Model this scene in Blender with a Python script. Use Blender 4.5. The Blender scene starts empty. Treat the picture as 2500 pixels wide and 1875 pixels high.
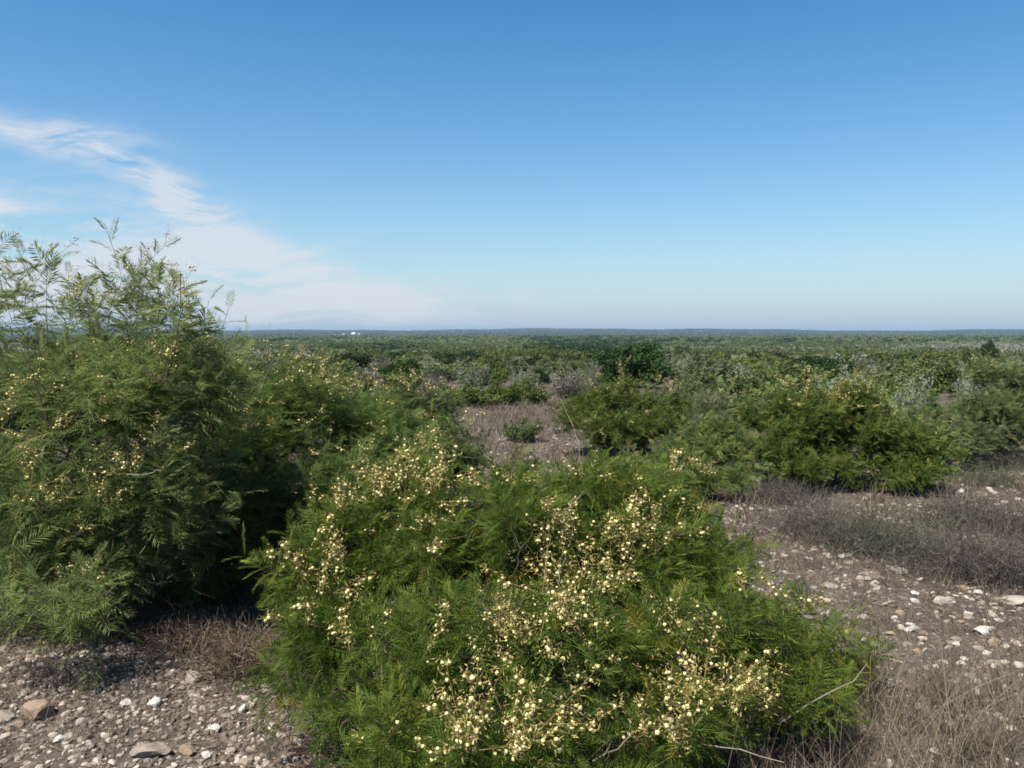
import bpy, math, random
import numpy as np
from mathutils import Vector, Matrix, Euler

R = math.radians
rng = np.random.default_rng(7)
scene = bpy.context.scene
COL = scene.collection

# ------------------------------------------------------------------ camera
F_PX, CX, CY, HOR = 1900.0, 1250.0, 937.5, 806.0      # photo pixels (2500 x 1875)
CAM_H = 2.2
PITCH = math.atan((CY - HOR) / F_PX)
cam_d = bpy.data.cameras.new('camera')
cam_d.sensor_width = 36.0
cam_d.lens = 36.0 * F_PX / 2500.0
cam_d.clip_start = 0.05
cam_d.clip_end = 60000
cam = bpy.data.objects.new('camera', cam_d)
cam.location = (0, 0, CAM_H)
cam.rotation_euler = (math.pi / 2 - PITCH, 0, 0)
COL.objects.link(cam)
scene.camera = cam
scene.render.resolution_x, scene.render.resolution_y = 1024, 768
scene.cycles.filter_width = 1.7
scene.cycles.max_bounces = 6
scene.cycles.diffuse_bounces = 3
scene.cycles.transmission_bounces = 3
scene.cycles.transparent_max_bounces = 8
scene.cycles.volume_bounces = 0
scene.cycles.use_adaptive_sampling = True

# ------------------------------------------------------------------ light
SUN_AZ, SUN_EL = -138.0, 60.0       # degrees; azimuth measured from +Y towards +X
scene.view_settings.view_transform = 'Standard'
scene.view_settings.look = 'None'
scene.view_settings.gamma = 1.0
scene.view_settings.use_curve_mapping = False
scene.view_settings.exposure = 1.05

world = bpy.data.worlds.new('World')
scene.world = world
world.use_nodes = True
nt = world.node_tree
nt.nodes.clear()


class NT:
    """tiny helper for building node graphs"""
    def __init__(self, tree):
        self.t = tree

    def n(self, kind, **kw):
        nd = self.t.nodes.new(kind)
        for k, v in kw.items():
            setattr(nd, k, v)
        return nd

    def link(self, a, b):
        self.t.links.new(a, b)

    def put(self, sock, v):
        if isinstance(v, (int, float)):
            sock.default_value = v
        elif isinstance(v, (tuple, list)):
            sock.default_value = v
        else:
            self.link(v, sock)

    def m(self, op, a, b=None, c=None, clamp=False):
        nd = self.n('ShaderNodeMath', operation=op, use_clamp=clamp)
        self.put(nd.inputs[0], a)
        if b is not None:
            self.put(nd.inputs[1], b)
        if c is not None:
            self.put(nd.inputs[2], c)
        return nd.outputs[0]

    def ramp(self, fac, stops, interp='LINEAR'):
        nd = self.n('ShaderNodeValToRGB')
        cr = nd.color_ramp
        cr.interpolation = interp
        while len(cr.elements) < len(stops):
            cr.elements.new(0.5)
        for e, (p, c) in zip(cr.elements, stops):
            e.position = p
            e.color = (c[0], c[1], c[2], 1)
        self.put(nd.inputs[0], fac)
        return nd.outputs[0]

    def noise(self, vec, scale, detail=4, rough=0.55, dist=0.0):
        nd = self.n('ShaderNodeTexNoise')
        if vec is not None:
            self.link(vec, nd.inputs['Vector'])
        nd.inputs['Scale'].default_value = scale
        nd.inputs['Detail'].default_value = detail
        nd.inputs['Roughness'].default_value = rough
        nd.inputs['Distortion'].default_value = dist
        return nd.outputs['Fac']

    def mixc(self, fac, a, b, blend='MIX'):
        nd = self.n('ShaderNodeMix', data_type='RGBA', blend_type=blend)
        self.put(nd.inputs[0], fac)
        for s, v in ((nd.inputs[6], a), (nd.inputs[7], b)):
            if isinstance(v, tuple):
                s.default_value = (v[0], v[1], v[2], 1)
            else:
                self.link(v, s)
        return nd.outputs[2]


def cam_axes():
    e = Euler(cam.rotation_euler).to_matrix()
    return np.array(e)


CAMR = cam_axes()


def ray(px, py):
    d = CAMR @ np.array([(px - CX) / F_PX, -(py - CY) / F_PX, -1.0])
    return d / np.linalg.norm(d)


def at(px, py, Y):
    d = ray(px, py)
    return np.array([0, 0, CAM_H]) + d * (Y / d[1])


def proj(P):
    """world points (n,3) -> photo pixels"""
    q = (np.atleast_2d(P) - np.array([0, 0, CAM_H])) @ CAMR
    return CX + F_PX * q[:, 0] / -q[:, 2], CY - F_PX * q[:, 1] / -q[:, 2]


w = NT(nt)
sky = w.n('ShaderNodeTexSky', sky_type='NISHITA')
sky.sun_disc = False
sky.sun_elevation = R(SUN_EL)
sky.sun_rotation = R(SUN_AZ)
sky.air_density = 1.0
sky.dust_density = 0.4
sky.ozone_density = 2.0
sky.altitude = 300
tc = w.n('ShaderNodeTexCoord')
sep = w.n('ShaderNodeSeparateXYZ')
w.link(tc.outputs['Generated'], sep.inputs[0])
azi = w.m('ARCTAN2', sep.outputs[0], sep.outputs[1])
ele = w.m('ARCSINE', sep.outputs[2])
comb = w.n('ShaderNodeCombineXYZ')
w.link(azi, comb.inputs[0]); w.link(ele, comb.inputs[1])
wn = w.n('ShaderNodeTexNoise'); wn.inputs['Scale'].default_value = 9; wn.inputs['Detail'].default_value = 3
w.link(comb.outputs[0], wn.inputs['Vector'])
sub = w.n('ShaderNodeVectorMath', operation='SUBTRACT'); w.link(wn.outputs['Color'], sub.inputs[0]); sub.inputs[1].default_value = (.5, .5, .5)
scl = w.n('ShaderNodeVectorMath', operation='SCALE'); w.link(sub.outputs[0], scl.inputs[0]); scl.inputs['Scale'].default_value = .045
wv = w.n('ShaderNodeVectorMath', operation='ADD'); w.link(comb.outputs[0], wv.inputs[0]); w.link(scl.outputs[0], wv.inputs[1])


def cloud_blob(px, py, rx, ry, ang, amp):
    """soft elongated patch of cirrus; centre given as a sky direction"""
    d = ray(px, py)
    a0, e0 = math.atan2(d[0], d[1]), math.asin(d[2])
    mp = w.n('ShaderNodeMapping', vector_type='TEXTURE')
    mp.inputs['Location'].default_value = (a0, e0, 0)
    mp.inputs['Rotation'].default_value = (0, 0, -R(ang))
    mp.inputs['Scale'].default_value = (rx / F_PX, ry / F_PX, 1)
    w.link(wv.outputs[0], mp.inputs['Vector'])
    ln = w.n('ShaderNodeVectorMath', operation='DOT_PRODUCT')
    w.link(mp.outputs[0], ln.inputs[0]); w.link(mp.outputs[0], ln.inputs[1])
    g = w.m('EXPONENT', w.m('MULTIPLY', ln.outputs['Value'], -1.0))
    return w.m('MULTIPLY', g, amp)


blobs = [(90, 300, 170, 26, 4, .38), (160, 352, 150, 30, 12, .55), (280, 400, 170, 42, 22, .55), (400, 450, 150, 55, 33, .62), (480, 520, 120, 60, 40, .60), (540, 575, 150, 60, 20, .62),
         (230, 480, 200, 18, 4, .42), (20, 522, 90, 22, 10, .60), (300, 560, 180, 26, 12, .50),
         (100, 625, 300, 42, 6, .75), (380, 640, 260, 34, 8, .75), (700, 640, 240, 36, 8, .72), (800, 600, 110, 12, -18, .30), (180, 720, 420, 75, 4, .75),
         (600, 720, 420, 55, 4, .80), (900, 700, 320, 44, 3, .55), (1000, 745, 420, 40, 0, .38), (-300, 500, 300, 140, 10, .5), (-500, 680, 400, 120, 0, .8)]
acc = None
for b in blobs:
    o = cloud_blob(*b)
    acc = o if acc is None else w.m('ADD', acc, o)
mp = w.n('ShaderNodeMapping'); mp.inputs['Rotation'].default_value = (0, 0, R(18)); mp.inputs['Scale'].default_value = (5, 34, 1)
w.link(wv.outputs[0], mp.inputs['Vector'])
stre = w.noise(mp.outputs[0], 1.0, 9, .66, 1.2)
mp2 = w.n('ShaderNodeMapping'); mp2.inputs['Scale'].default_value = (5, 12, 1)
w.link(comb.outputs[0], mp2.inputs['Vector'])
str2 = w.noise(mp2.outputs[0], 1.4, 5, .55)
st = w.m('ADD', w.m('MULTIPLY', stre, .9), w.m('MULTIPLY', str2, 1.0))
dens = w.m('MULTIPLY', acc, w.m('SUBTRACT', w.m('MULTIPLY', st, 4.2), 3.35, clamp=False), clamp=True)
dens = w.m('MULTIPLY', w.m('POWER', w.m('MINIMUM', dens, 1.0), 1.1), .82)
front = w.m('GREATER_THAN', sep.outputs[1], 0.0)
dens = w.m('MULTIPLY', dens, front)
skyc = sky.outputs[0]
hsv = w.n('ShaderNodeHueSaturation'); w.link(skyc, hsv.inputs['Color'])
hsv.inputs['Hue'].default_value = .5; hsv.inputs['Saturation'].default_value = 1.4; hsv.inputs['Value'].default_value = 1.0
hazef = w.m('MULTIPLY', w.m('EXPONENT', w.m('MULTIPLY', w.m('MAXIMUM', ele, 0.0), -1 / R(8.5))), .97)
skyb = w.mixc(1.0, hsv.outputs[0], (1.20, 1.28, 1.22), 'MULTIPLY')
skyh = w.mixc(hazef, skyb, (3.55, 4.65, 5.8))
skymix = w.mixc(dens, skyh, (5.7, 6.05, 6.55))
bg = w.n('ShaderNodeBackground'); w.link(skymix, bg.inputs['Color']); bg.inputs['Strength'].default_value = .061
wo = w.n('ShaderNodeOutputWorld'); w.link(bg.outputs[0], wo.inputs['Surface'])

sun_d = bpy.data.lights.new('sun', 'SUN')
sun_d.energy = 4.7
sun_d.angle = R(.53)
sun_d.color = (1.0, .95, .87)
sun = bpy.data.objects.new('sun', sun_d)
sv = Vector((math.sin(R(SUN_AZ)) * math.cos(R(SUN_EL)), math.cos(R(SUN_AZ)) * math.cos(R(SUN_EL)), math.sin(R(SUN_EL))))
sun.rotation_euler = sv.to_track_quat('Z', 'Y').to_euler()
sun.location = (-20, 20, 40)
COL.objects.link(sun)


# ------------------------------------------------------------------ materials
def new_mat(name):
    m = bpy.data.materials.new(name)
    m.use_nodes = True
    m.node_tree.nodes.clear()
    return m, NT(m.node_tree)


def leaf_mat(name, dark, mid, light, transl=.28, rough=.7, noise_scale=1.2, rnd=.25):
    m, k = new_mat(name)
    at_ = k.n('ShaderNodeAttribute', attribute_name='tint')
    geo = k.n('ShaderNodeNewGeometry')
    nz = k.noise(geo.outputs['Position'], noise_scale, 2)
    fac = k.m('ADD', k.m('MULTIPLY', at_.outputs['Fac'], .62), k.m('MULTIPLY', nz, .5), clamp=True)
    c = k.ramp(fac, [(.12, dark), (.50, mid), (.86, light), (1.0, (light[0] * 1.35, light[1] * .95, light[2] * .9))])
    oi = k.n('ShaderNodeObjectInfo')
    h = k.n('ShaderNodeHueSaturation')
    k.link(c, h.inputs['Color'])
    h.inputs['Hue'].default_value = .5
    k.link(k.m('ADD', k.m('MULTIPLY', oi.outputs['Random'], rnd * 2), 1 - rnd), h.inputs['Value'])
    k.link(k.m('ADD', k.m('MULTIPLY', k.m('FRACT', k.m('MULTIPLY', oi.outputs['Random'], 7.31)), .3), .85), h.inputs['Saturation'])
    p = k.n('ShaderNodeBsdfPrincipled')
    k.link(h.outputs[0], p.inputs['Base Color'])
    p.inputs['Roughness'].default_value = rough
    p.inputs['Specular IOR Level'].default_value = .12
    tr = k.n('ShaderNodeBsdfTranslucent')
    k.link(h.outputs[0], tr.inputs['Color'])
    mx = k.n('ShaderNodeMixShader'); mx.inputs[0].default_value = transl
    k.link(p.outputs[0], mx.inputs[1]); k.link(tr.outputs[0], mx.inputs[2])
    o = k.n('ShaderNodeOutputMaterial'); k.link(mx.outputs[0], o.inputs['Surface'])
    return m


def plain_mat(name, a, b, scale=20, rough=.85, bump=0.0, use_tint=False, spec=.25):
    m, k = new_mat(name)
    geo = k.n('ShaderNodeNewGeometry')
    nz = k.noise(geo.outputs['Position'], scale, 5)
    if use_tint:
        at_ = k.n('ShaderNodeAttribute', attribute_name='tint')
        f = k.m('ADD', k.m('MULTIPLY', at_.outputs['Fac'], .8), k.m('MULTIPLY', k.m('SUBTRACT', nz, .4), .6), clamp=True)
    else:
        f = nz
    c = k.ramp(f, [(.2, a), (.8, b)])
    p = k.n('ShaderNodeBsdfPrincipled')
    k.link(c, p.inputs['Base Color'])
    p.inputs['Roughness'].default_value = rough
    p.inputs['Specular IOR Level'].default_value = spec
    if bump:
        bp = k.n('ShaderNodeBump'); bp.inputs['Strength'].default_value = bump; bp.inputs['Distance'].default_value = .01
        k.link(k.noise(geo.outputs['Position'], scale * 3, 6), bp.inputs['Height'])
        k.link(bp.outputs[0], p.inputs['Normal'])
    o = k.n('ShaderNodeOutputMaterial'); k.link(p.outputs[0], o.inputs['Surface'])
    return m


M = {}
M['leaf'] = leaf_mat('feathery_leaf', (.050, .082, .023), (.094, .137, .035), (.168, .198, .054), .45, rnd=.04)
M['leaf_gray'] = leaf_mat('feathery_leaf_sky', (.092, .135, .034), (.165, .225, .050), (.250, .295, .078), .5, rnd=.04)
M['leaf_deep'] = leaf_mat('feathery_leaf_deep', (.056, .104, .020), (.104, .176, .030), (.178, .228, .045), .45, rnd=.04)
M['green'] = leaf_mat('shrub_green', (.056, .082, .028), (.100, .134, .042), (.158, .184, .060), .35, noise_scale=.5)
M['olive'] = leaf_mat('shrub_olive', (.068, .084, .038), (.120, .138, .062), (.175, .190, .088), .3, noise_scale=.5)
M['dark'] = leaf_mat('shrub_dark', (.010, .024, .009), (.020, .042, .014), (.042, .070, .020), .15, noise_scale=.5)
M['sage'] = leaf_mat('shrub_sage', (.14, .158, .10), (.20, .222, .150), (.275, .295, .21), .3, noise_scale=.5)
M['gray'] = leaf_mat('shrub_gray', (.17, .155, .115), (.26, .24, .19), (.35, .33, .27), .25, noise_scale=.6)
M['bark'] = plain_mat('bark', (.026, .019, .013), (.085, .064, .043), 30, spec=.08)
M['bark_pale'] = plain_mat('bark_pale', (.16, .13, .10), (.34, .29, .23), 30)
M['deadtwig'] = plain_mat('dead_twig', (.05, .033, .023), (.19, .135, .092), 14, use_tint=True)
M['drygrass'] = plain_mat('dry_grass', (.065, .050, .036), (.225, .18, .125), 3, use_tint=True)
M['drybrush'] = plain_mat('dry_brush', (.032, .030, .023), (.125, .108, .084), 4, use_tint=True)
M['drybrush_green'] = plain_mat('dry_brush_greenish', (.030, .036, .020), (.11, .118, .072), 4, use_tint=True)
M['stone'] = plain_mat('limestone', (.11, .084, .065), (.37, .315, .26), 11, bump=.5, use_tint=True)
M['stone_tan'] = plain_mat('tan_limestone', (.13, .09, .06), (.28, .205, .145), 9, bump=.5)
M['stone_white'] = plain_mat('white_limestone', (.30, .27, .235), (.52, .485, .43), 12, bump=.5)
M['flower'] = plain_mat('cream_flower', (.30, .22, .07), (.62, .55, .25), 60, use_tint=True, rough=.9)
M['stalk'] = plain_mat('flower_stalk', (.13, .095, .035), (.33, .25, .085), 30, use_tint=True)
M['white'] = plain_mat('white_paint', (.70, .70, .69), (.80, .80, .79), 1)
M['roofgray'] = plain_mat('pale_metal_roof', (.36, .37, .38), (.46, .47, .48), 1)
M['steel'] = plain_mat('galvanised_steel', (.22, .23, .24), (.32, .33, .34), 1)


# ------------------------------------------------------------------ mesh helpers
def mesh_obj(name, parts, mats, parent=None, smooth=False, kind=None, data_only=False):
    """parts: list of (verts (n,3), faces (m,k), material index, tint (n,) or None) joined into ONE mesh"""
    if not isinstance(mats, (list, tuple)):
        mats = [mats]
    V, L, LS, LT, MI, T = [], [], [], [], [], []
    off = lo = 0
    for v, f, mi, t in parts:
        v = np.asarray(v, dtype=np.float32); f = np.asarray(f, dtype=np.int32)
        if len(f) == 0:
            continue
        V.append(v); L.append((f + off).ravel())
        kk = f.shape[1]
        LS.append(lo + np.arange(len(f), dtype=np.int32) * kk)
        LT.append(np.full(len(f), kk, dtype=np.int32)); MI.append(np.full(len(f), mi, dtype=np.int32))
        T.append(np.asarray(t, dtype=np.float32) if t is not None else np.full(len(v), .5, dtype=np.float32))
        off += len(v); lo += f.size
    me = bpy.data.meshes.new(name)
    V = np.concatenate(V); L = np.concatenate(L); LS = np.concatenate(LS); LT = np.concatenate(LT)
    me.vertices.add(len(V)); me.vertices.foreach_set('co', V.ravel())
    me.loops.add(len(L)); me.loops.foreach_set('vertex_index', L)
    me.polygons.add(len(LS)); me.polygons.foreach_set('loop_start', LS); me.polygons.foreach_set('loop_total', LT)
    for m in mats:
        me.materials.append(m)
    me.polygons.foreach_set('material_index', np.concatenate(MI))
    me.polygons.foreach_set('use_smooth', np.full(len(LS), smooth, dtype=bool))
    a = me.attributes.new('tint', 'FLOAT', 'POINT'); a.data.foreach_set('value', np.concatenate(T))
    me.update(calc_edges=True)
    if data_only:
        return me
    o = bpy.data.objects.new(name, me)
    COL.objects.link(o)
    if parent:
        o.parent = parent
    if kind:
        o['kind'] = kind
    return o


def tag(o, label, cat, group=None, kind=None):
    o['label'] = label; o['category'] = cat
    if group: o['group'] = group
    if kind: o['kind'] = kind
    return o


def empty(name, loc, rz=0.0):
    o = bpy.data.objects.new(name, None)
    o.location = [float(c) for c in loc]; o.rotation_euler = (0, 0, rz)
    o.empty_display_size = .2
    COL.objects.link(o)
    return o


def norm(a):
    return a / (np.linalg.norm(a, axis=-1, keepdims=True) + 1e-9)


def basis(x, up):
    """rotation matrices with columns X=x, Z close to up"""
    x = norm(x); y = norm(np.cross(up, x)); z = np.cross(x, y)
    return np.stack([x, y, z], axis=-1)


def inst(V, F, pos, rot, sc):
    k = len(pos); n = len(V)
    out = np.einsum('kij,nj->kni', rot, V) * np.asarray(sc).reshape(k, 1, 1) + pos[:, None, :]
    ff = F[None, :, :] + (np.arange(k) * n)[:, None, None]
    return out.reshape(-1, 3), ff.reshape(-1, F.shape[1])


def ico(sub=1):
    t = (1 + 5 ** .5) / 2
    v = [(-1, t, 0), (1, t, 0), (-1, -t, 0), (1, -t, 0), (0, -1, t), (0, 1, t), (0, -1, -t), (0, 1, -t), (t, 0, -1), (t, 0, 1), (-t, 0, -1), (-t, 0, 1)]
    f = [(0, 11, 5), (0, 5, 1), (0, 1, 7), (0, 7, 10), (0, 10, 11), (1, 5, 9), (5, 11, 4), (11, 10, 2), (10, 7, 6), (7, 1, 8), (3, 9, 4), (3, 4, 2), (3, 2, 6), (3, 6, 8), (3, 8, 9), (4, 9, 5), (2, 4, 11), (6, 2, 10), (8, 6, 7), (9, 8, 1)]
    v = [np.array(p) / np.linalg.norm(p) for p in v]
    for _ in range(sub):
        cache = {}; nf = []
        def mid(a, b):
            key = (min(a, b), max(a, b))
            if key not in cache:
                q = v[a] + v[b]; v.append(q / np.linalg.norm(q)); cache[key] = len(v) - 1
            return cache[key]
        for a, b, c in f:
            ab, bc, ca = mid(a, b), mid(b, c), mid(c, a)
            nf += [(a, ab, ca), (b, bc, ab), (c, ca, bc), (ab, bc, ca)]
        f = nf
    return np.array(v), np.array(f, dtype=np.int32)


ICO0, ICO1, ICO2 = ico(0), ico(1), ico(2)


def ribbons(P0, D, L, Wd, rg, segs=2, bend=.3):
    """thin tapering curved strips; P0 (k,3) base, D (k,3) direction, L,Wd (k,)"""
    k = len(P0)
    D = norm(D)
    side = norm(np.cross(D, rg.normal(size=(k, 3))))
    bd = norm(rg.normal(size=(k, 3)) + np.array([0, 0, -.4])) * bend
    V = []
    for s in range(segs + 1):
        t = s / segs
        c = P0 + D * (L * t)[:, None] + bd * (L * t * t)[:, None]
        wd = (Wd * (1 - .75 * t) / 2)[:, None]
        V += [c - side * wd, c + side * wd]
    V = np.stack(V, axis=1).reshape(-1, 3)
    f = np.array([(2 * s, 2 * s + 1, 2 * s + 3, 2 * s + 2) for s in range(segs)], dtype=np.int32)
    ff = f[None] + (np.arange(k, dtype=np.int32) * (2 * (segs + 1)))[:, None, None]
    return V, ff.reshape(-1, 4)


def tubes(A, B, ra, rb, n=4):
    k = len(A)
    d = norm(B - A)
    u = norm(np.cross(d, np.tile([.31, .21, .93], (k, 1)))); v = np.cross(d, u)
    V = []
    for c, r in ((A, ra), (B, rb)):
        for i in range(n):
            a = 2 * math.pi * i / n
            V.append(c + (u * math.cos(a) + v * math.sin(a)) * np.asarray(r)[:, None])
    V = np.stack(V, axis=1).reshape(-1, 3)
    f = np.array([(i, (i + 1) % n, n + (i + 1) % n, n + i) for i in range(n)], dtype=np.int32)
    ff = f[None] + (np.arange(k, dtype=np.int32) * 2 * n)[:, None, None]
    return V, ff.reshape(-1, 4)


# ------------------------------------------------------------------ terrain
PROF = np.array([(0, 0), (9, 0), (14, -.12), (25, -.42), (42, -1.0), (75, -2.0), (150, -3.8), (300, -7.2), (600, -11), (1500, -15.5), (3000, -20), (5200, -24), (6500, -18), (7600, -6), (8600, 6), (10000, -6), (12500, -30)])
LSP = np.log(PROF[:, 0] + 8)


def ground_z(x, y):
    x = np.asarray(x, float); y = np.asarray(y, float)
    r = np.hypot(x, y)
    rr = np.where(y > 0, np.hypot(x * .8, y), r)
    z = np.interp(np.log(rr + 8), LSP, PROF[:, 1])
    z = z + .05 * np.sin(x * .9 + 1.3) * np.cos(y * .7) + .02 * np.sin(x * 2.7 + y * 1.9)
    far = np.clip((r - 30) / 100, 0, 1)
    z = z + far * (.5 * np.sin(x * .031 + 1) * np.cos(y * .027 + .4) + .25 * np.sin(x * .08 + y * .05))
    f2 = np.clip((r - 300) / 900, 0, 1)
    z = z + f2 * (1.6 * np.sin(x * .0041 + 2) * np.cos(y * .0033) + .8 * np.sin(x * .011 + y * .006))
    f3 = np.clip((r - 5500) / 2500, 0, 1)
    th = np.arctan2(x, y)
    z = z + f3 * (9 * np.sin(th * 9 + .6) + 5.0 * np.sin(th * 23 + 1) + 2.5 * np.sin(th * 61))
    return z


radii = np.concatenate([[.6], np.geomspace(1.0, 12400, 300)])
nseg = 420
th = np.linspace(0, 2 * math.pi, nseg, endpoint=False)
RR, TT = np.meshgrid(radii, th, indexing='ij')
X, Y = RR * np.sin(TT), RR * np.cos(TT)
GV = np.concatenate([np.array([[0, 0, float(ground_z(0, 0))]]), np.stack([X, Y, ground_z(X, Y)], -1).reshape(-1, 3)])
i = np.arange(len(radii) - 1)[:, None]; j = np.arange(nseg)[None, :]; jn = (j + 1) % nseg
GF = np.stack([1 + i * nseg + j + 0 * jn, 1 + i * nseg + jn, 1 + (i + 1) * nseg + jn, 1 + (i + 1) * nseg + j], -1).reshape(-1, 4)[:, ::-1]
cap = np.array([(0, 1 + (q + 1) % nseg, 1 + q) for q in range(nseg)], dtype=np.int32)

gm, k = new_mat('stony_ground')
geo = k.n('ShaderNodeNewGeometry')
pos = geo.outputs['Position']
ln = k.n('ShaderNodeVectorMath', operation='LENGTH'); k.link(pos, ln.inputs[0])
n1 = k.noise(pos, .6, 6, .6); n2 = k.noise(pos, 9, 8, .65); n3 = k.noise(pos, 60, 4, .6)
soil = k.ramp(k.m('ADD', k.m('MULTIPLY', n1, .5), k.m('MULTIPLY', n2, .5)), [(.3, (.044, .033, .025)), (.5, (.074, .058, .046)), (.68, (.115, .094, .078))])
vor = k.n('ShaderNodeTexVoronoi'); vor.inputs['Scale'].default_value = 26; vor.inputs['Randomness'].default_value = 1
k.link(pos, vor.inputs['Vector'])
sepc = k.n('ShaderNodeSeparateColor'); k.link(vor.outputs['Color'], sepc.inputs[0])
peb = k.m('MULTIPLY', k.m('LESS_THAN', vor.outputs['Distance'], .34), k.m('GREATER_THAN', sepc.outputs[0], .5))
pebc = k.ramp(sepc.outputs[1], [(0, (.09, .068, .052)), (1, (.24, .20, .165))])
c1 = k.mixc(peb, soil, pebc)
g1 = k.noise(pos, .13, 5, .6); g2 = k.noise(pos, .012, 6, .6)
veg = k.ramp(k.m('ADD', k.m('MULTIPLY', g1, .45), k.m('MULTIPLY', g2, .55)), [(.34, (.025, .045, .016)), (.5, (.045, .07, .024)), (.62, (.075, .085, .04)), (.72, (.11, .10, .065))])
far = k.m('DIVIDE', k.m('SUBTRACT', ln.outputs['Value'], 50), 160, clamp=True)
cc = k.mixc(far, c1, veg)
p = k.n('ShaderNodeBsdfPrincipled'); k.link(cc, p.inputs['Base Color']); p.inputs['Roughness'].default_value = .95; p.inputs['Specular IOR Level'].default_value = .15
bp = k.n('ShaderNodeBump'); bp.inputs['Strength'].default_value = .8; bp.inputs['Distance'].default_value = .03
k.link(k.m('ADD', k.m('ADD', n2, k.m('MULTIPLY', n3, .3)), k.m('MULTIPLY', peb, .25)), bp.inputs['Height'])
k.link(bp.outputs[0], p.inputs['Normal'])
o_ = k.n('ShaderNodeOutputMaterial'); k.link(p.outputs[0], o_.inputs['Surface'])
mesh_obj('ground', [(GV, GF, 0, None), (np.zeros((0, 3)), np.zeros((0, 3), dtype=np.int32), 0, None)], gm, smooth=True, kind='structure')
bpy.data.objects['ground'].data.update()


# ------------------------------------------------------------------ feathery shrubs (close)
def frond_proto(seed, pairs=11, wfac=1.0):
    """bipinnate leaf: rachis along +X, length 1, pairs of narrow pinnae; returns verts, quads"""
    r = np.random.default_rng(seed)
    V, Fq = [], []
    sag = r.uniform(.05, .35)
    def axis(t):
        return np.array([t, .04 * math.sin(t * 3 + seed), -sag * t * t])
    # rachis ribbon, two quads
    ts = [0, .5, 1]
    for t in ts:
        a = axis(t); V += [a + [0, -.007, 0], a + [0, .007, 0]]
    Fq += [(0, 1, 3, 2), (2, 3, 5, 4)]
    for i in range(pairs):
        t = .1 + .9 * i / (pairs - 1)
        env = math.sin(math.pi * (.18 + .72 * t)) ** .6
        L = .40 * env * r.uniform(.85, 1.12)
        for s in (-1, 1):
            a = axis(t + r.uniform(-.012, .012))
            ang = R(r.uniform(52, 72) - 26 * t)
            d = np.array([math.cos(ang), s * math.sin(ang), r.uniform(-.05, .28)])
            d /= np.linalg.norm(d)
            wv_ = np.cross(d, [0, 0, 1.0]); wv_ /= np.linalg.norm(wv_)
            wv_ = wv_ * math.cos(.5) + np.array([0, 0, math.sin(.5) * s])
            hw = .028 * wfac * r.uniform(.8, 1.15)
            b = len(V)
            V += [a, a + d * L * .45 + wv_ * hw + [0, 0, .01], a + d * L + [0, 0, -.1 * L], a + d * L * .5 - wv_ * hw]
            Fq.append((b, b + 1, b + 2, b + 3))
    return np.array(V), np.array(Fq, dtype=np.int32)


FR_NEAR = [frond_proto(s, 13, .62) for s in range(6)]
FR_MID = [frond_proto(20 + s, 7, 1.9) for s in range(5)]


def grow(rg, base, tips, K, spread=.22):
    """branch network; returns node arrays pos,parent,stem and tip node indices"""
    P = []; par = []; st = []; plen = []
    for s in range(K):
        a = 2 * math.pi * (s + rg.uniform(-.3, .3)) / K
        b = base + np.array([math.cos(a) * spread * rg.uniform(.2, 1), math.sin(a) * spread * rg.uniform(.2, 1), 0])
        b[2] = float(ground_z(b[0], b[1])) - .03
        P.append(b); par.append(-1); st.append(s); plen.append(0)
        d = np.array([math.cos(a) * rg.uniform(.25, .8), math.sin(a) * rg.uniform(.25, .8), 1.0]); d /= np.linalg.norm(d)
        for q in range(3):
            d = d + rg.normal(size=3) * .10; d /= np.linalg.norm(d)
            P.append(P[-1] + d * .11); par.append(len(P) - 2); st.append(s); plen.append(plen[-1] + .11)
    bc = np.mean([P[i] for i in range(len(P)) if par[i] < 0], axis=0)
    order = np.argsort(np.linalg.norm(tips - bc, axis=1))
    tipnode = np.zeros(len(tips), dtype=int)
    arr = np.zeros((len(P) + len(tips) * 14 + 50, 3)); n = len(P); arr[:n] = P
    pl = np.zeros(len(arr)); pl[:n] = plen
    isb = np.zeros(len(arr), bool); isb[:n] = [q < 0 for q in par]
    for ti in order:
        t = tips[ti]
        dd = np.linalg.norm(arr[:n] - t, axis=1)
        db = np.linalg.norm(arr[:n] - bc, axis=1)
        cost = dd + .32 * pl[:n] + np.where(db > np.linalg.norm(t - bc) * .93, .6, 0) + np.where(arr[:n, 2] > t[2] + .03, .25, 0) + isb[:n] * .3
        c = int(np.argmin(cost))
        a = arr[c].copy(); d = dd[c]
        m = max(1, min(10, int(d / .11)))
        prev = c
        bow = rg.normal(size=3) * d * .07 + np.array([0, 0, -.07 * d])
        for q in range(1, m + 1):
            f = q / m
            p_ = a + (t - a) * f + bow * math.sin(math.pi * f) + rg.normal(size=3) * (.008 if q < m else 0)
            arr[n] = p_; par.append(prev); st.append(st[prev]); pl[n] = pl[prev] + np.linalg.norm(p_ - arr[prev])
            prev = n; n += 1
        tipnode[ti] = prev
    return arr[:n], np.array(par), np.array(st), tipnode


def sample_lobes(rg, lobes, n, shell=.45):
    """lobes: (cx,cy,cz,rx,ry,rz,weight)"""
    lb = np.array(lobes, float)
    wgt = lb[:, 6] * lb[:, 3] * lb[:, 4] * lb[:, 5]
    ch = rg.choice(len(lb), n, p=wgt / wgt.sum())
    d = norm(rg.normal(size=(n, 3)))
    r = rg.uniform(0, 1, n) ** shell
    return lb[ch, :3] + d * r[:, None] * lb[ch, 3:6], ch


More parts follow.
